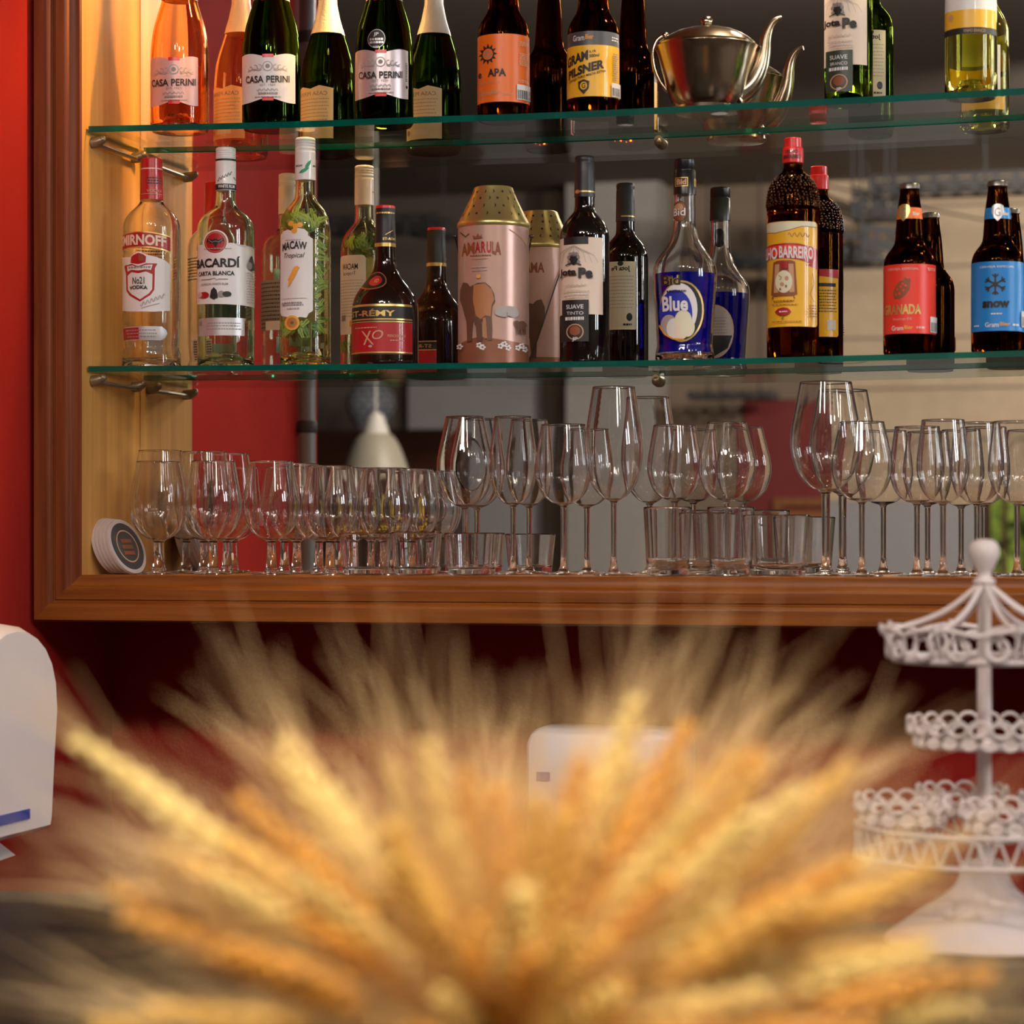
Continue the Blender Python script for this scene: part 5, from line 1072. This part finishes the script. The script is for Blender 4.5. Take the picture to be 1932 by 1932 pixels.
# ------------------------------------------------------------------ things of the room seen in the mirror
# pendant lamp
YL = -0.9; q = mp(709, 880, YL); sv = sc(709, 2 * YM - YL)
pl = thing('pendant_lamp', 'pale metal pendant lamp with bell shade, reflected in the mirror', 'lamp', (q.x, YL, q.z))
pz = lambda y: (880 - y) / sv
mb = MB(); o_ = [(63, 893), (62, 890), (57, 872), (47, 845), (36, 825), (26, 818)]
pr_ = chaikin([(w / sv, pz(y)) for w, y in o_], 1); mb.lathe(pr_ + [(max(r - .003, .01), z - .002) for r, z in pr_[::-1]], 'lamp_shade_metal', 48); mb.build('shade', pl, angle=60)
mb = MB(); mb.lathe([(26 / sv, pz(818)), (15 / sv, pz(784)), (9 / sv, pz(782)), (9 / sv, pz(778)), (0, pz(777))], 'lamp_white', 32); mb.build('lamp_holder', pl)
mb = MB(); mb.tube([(0, 0, pz(778)), (0, 0, 3.298 - q.z)], 0.004, 'lamp_white', 8); mb.build('cord', pl)
mb = MB(); mb.ball((0, 0, pz(872)), 0.035, 'bulb_glow', 16, 10); mb.build('bulb', pl)
lamp('SPOT', 'pendant_light', (q.x, YL, q.z + pz(886)), 40, WARM, 0.03, (q.x, YL, 0), angle=2.2, blend=0.6)
# sideboard with a blue and white vase
YSb = -4.3; a, b_ = mp(590, 812, YSb), mp(832, 1900, YSb); sb = thing('sideboard', 'dark wooden sideboard reflected below the pendant lamp', 'sideboard', ((a.x + b_.x) / 2, YSb - .25, 0)); w2 = (b_.x - a.x) / 2; hb = a.z
mb = MB(); mb.box((-w2, -.23, 0), (w2, .23, hb - .10), 'dark_wood'); mb.build('carcass', sb, smooth=False)
mb = MB(); mb.box((-w2 - .03, -.25, hb - .03), (w2 + .03, .27, hb), 'dark_wood'); mb.box((-w2 - .015, -.24, hb - .065), (w2 + .015, .255, hb - .03), 'dark_wood'); mb.box((-w2 - .005, -.235, hb - .10), (w2 + .005, .24, hb - .065), 'dark_wood'); mb.build('cornice', sb, smooth=False)
for k in (-1, 1):
    mb = MB(); mb.box((k * w2 / 2 - w2 * .42, .231, .2), (k * w2 / 2 + w2 * .42, .25, hb - .16), 'dark_wood'); dr = mb.build('door', sb, smooth=False)
    mb = MB(); mb.ball((k * .06, .262, hb * .55), .014, 'gold', 12, 8); mb.build('knob', dr)
vq = mp(697, 806, YSb - .2); s2 = sc(697, 2 * YM - YSb + .2); va = thing('porcelain_vase', 'blue and white porcelain vase on the reflected sideboard', 'vase', (vq.x, YSb - .22, hb))
pf = chaikin([(0, 0), (26 / s2, 0), (30 / s2, 10 / s2), (46 / s2, 38 / s2), (47 / s2, 62 / s2), (36 / s2, 84 / s2), (20 / s2, 92 / s2), (20 / s2, 104 / s2), (24 / s2, 108 / s2), (0, 108 / s2)], 2)
mb = MB(); mb.lathe(pf, 'vase_white', 40)
def rad_at(z):
    for (r0, z0), (r1, z1) in zip(pf, pf[1:]):
        if z0 <= z <= z1 and z1 > z0: return r0 + (r1 - r0) * (z - z0) / (z1 - z0)
    return .01
for row in range(7):
    for k in range(14):
        th = 2 * math.pi * (k + .5 * (row % 2)) / 14; zc = (14 + row * 11) / s2; u = .11; vs = []
        for du, dv in ((-1, 0), (-.5, .7), (0, 1), (.5, .7), (1, 0), (.5, -.5), (0, -1), (-.5, -.5)): zq = zc + dv * 4.5 / s2; rr = rad_at(zq) + .0015; vs.append((rr * math.cos(th + du * u * 1.4), rr * math.sin(th + du * u * 1.4), zq))
        mb.add(vs, [tuple(range(8))], 'vase_blue')
mb.build('vase_body', va, angle=60)
# perforated cable trays hung below the ceiling
def tray(label, x0, x1, y0, y1, Y, Y2=None, hang=()):
    A, B = mp(x0, y1, Y), mp(x1, y1, Y if Y2 is None else Y2); h = mp(x0, y0, Y).z - A.z; d = Vector((B.x - A.x, B.y - A.y, 0)); Ln = d.length
    o = thing('cable_tray', label, 'cable tray', (A.x, A.y, A.z), math.atan2(d.y, d.x)); n = max(2, int(Ln / .085))
    mb = MB()
    def plate(f):                                           # plate with two rows of slots; f maps (u along, v across 0..1)
        vs = [(0, 0), (0, 1)]; rows = ((0, .16), (.34, .62), (.80, 1)); cell = Ln / n
        for r0, r1 in rows: mb.add([f(0, r0), f(Ln, r0), f(Ln, r1), f(0, r1)], [(0, 1, 2, 3)], 'tray_steel', True)
        for i in range(n):
            for r0, r1 in ((.16, .34), (.62, .80)):
                u0 = i * cell; mb.add([f(u0, r0), f(u0 + cell * .35, r0), f(u0 + cell * .35, r1), f(u0, r1)], [(0, 1, 2, 3)], 'tray_steel', True)
    plate(lambda u, v: (u, 0, v * h)); plate(lambda u, v: (u, -.20, v * h)); plate(lambda u, v: (u, -.20 * v, 0.0)); mb.build('channel', o, smooth=False)
    for u in hang:
        mb = MB(); mb.tube([(u * Ln, -.1, 0), (u * Ln, -.1, 3.298 - A.z)], .005, 'tray_steel', 6); mb.build('hanger_rod', o)
    return o
tray('long perforated cable tray reflected above the beer bottles, right', 1640, 1990, 330, 368, -3.4, hang=(.12, .62))
tray('angled perforated cable tray joining the long tray at its left end', 1606, 1690, 348, 382, -3.3, -3.9, hang=(.5,))
tray('second lower perforated cable tray reflected behind the red beer', 1604, 1730, 378, 412, -3.1, hang=(.5,))
tray('perforated cable tray reflected behind the blue liqueur bottle', 1376, 1660, 474, 504, -4.2, hang=(.3, .9))
tray('perforated cable tray reflected behind the brandy bottle', 612, 830, 408, 440, -4.0, hang=(.4,))
tray('perforated cable tray reflected behind the gift tin', 836, 905, 412, 440, -3.3, -3.6, hang=(.5,))
tray('short perforated cable tray above the reflected red door', 1296, 1460, 738, 752, -4.6, hang=(.2, .8))
tray('sloping perforated cable tray reflected between red and brown bottles', 1625, 1700, 420, 490, -2.5, -2.75, hang=(.5,))
A, B = mp(1552, 348, -2.8), mp(1990, 440, -2.8); o = thing('cable', 'thin dark cable slanting across the reflected wall', 'cable', A); mb = MB(); mb.tube([(0, 0, 0), ((B.x - A.x) * .5, 0, (B.z - A.z) * .5 - .01), tuple(B - A)], .004, 'ink', 6); mb.build('cable_line', o)
# table with yellow flowers
YT = -1.6; q = mp(735, 1120, YT); tbq = thing('side_table', 'dark wooden table reflected behind the snifters', 'table', (q.x, YT, 0)); ht = q.z
mb = MB(); mb.lathe([(0, ht - .03), (.34, ht - .03), (.35, ht - .015), (.34, ht), (0, ht)], 'dark_wood', 48); mb.build('table_top', tbq, angle=40)
mb = MB(); mb.lathe([(.18, 0), (.18, .02), (.035, .05), (.03, ht - .03)], 'dark_wood', 24); mb.build('pedestal', tbq, angle=40)
fv = thing('flower_vase', 'small clay vase holding the yellow flowers', 'vase', (q.x, YT, ht)); mb = MB(); mb.lathe(chaikin([(0, 0), (.05, 0), (.07, .05), (.05, .10), (.055, .12), (.045, .12), (.04, .1), (0, .02)], 1), 'terracotta', 28); mb.build('pot', fv, angle=50)
rf = random.Random(4)
for k in range(16):
    a = 2 * math.pi * k / 16 + rf.uniform(-.2, .2); r = rf.uniform(.03, .20); hz = rf.uniform(.17, .26); o = thing('yellow_flower', 'yellow flower of the bunch reflected behind the snifters', 'flower', (q.x, YT, ht + .1), 0, 'yellow flowers in the vase')
    p = Vector((r * math.cos(a), r * math.sin(a), hz)); mb = MB(); mb.tube([(0.01 * math.cos(a), 0.01 * math.sin(a), 0), tuple(p * .5 + Vector((0, 0, .03))), tuple(p)], .003, 'stem_green', 6); mb.build('stem', o)
    mb = MB()
    for j in range(7):
        b2 = 2 * math.pi * j / 7; mb.ball((p.x + .018 * math.cos(b2), p.y + .018 * math.sin(b2), p.z + .012), .017, 'yellow_petal', 8, 6, 1, 1, .8)
    mb.ball(tuple(p + Vector((0, 0, .014))), .014, 'orange_print', 10, 6); mb.build('bloom', o)
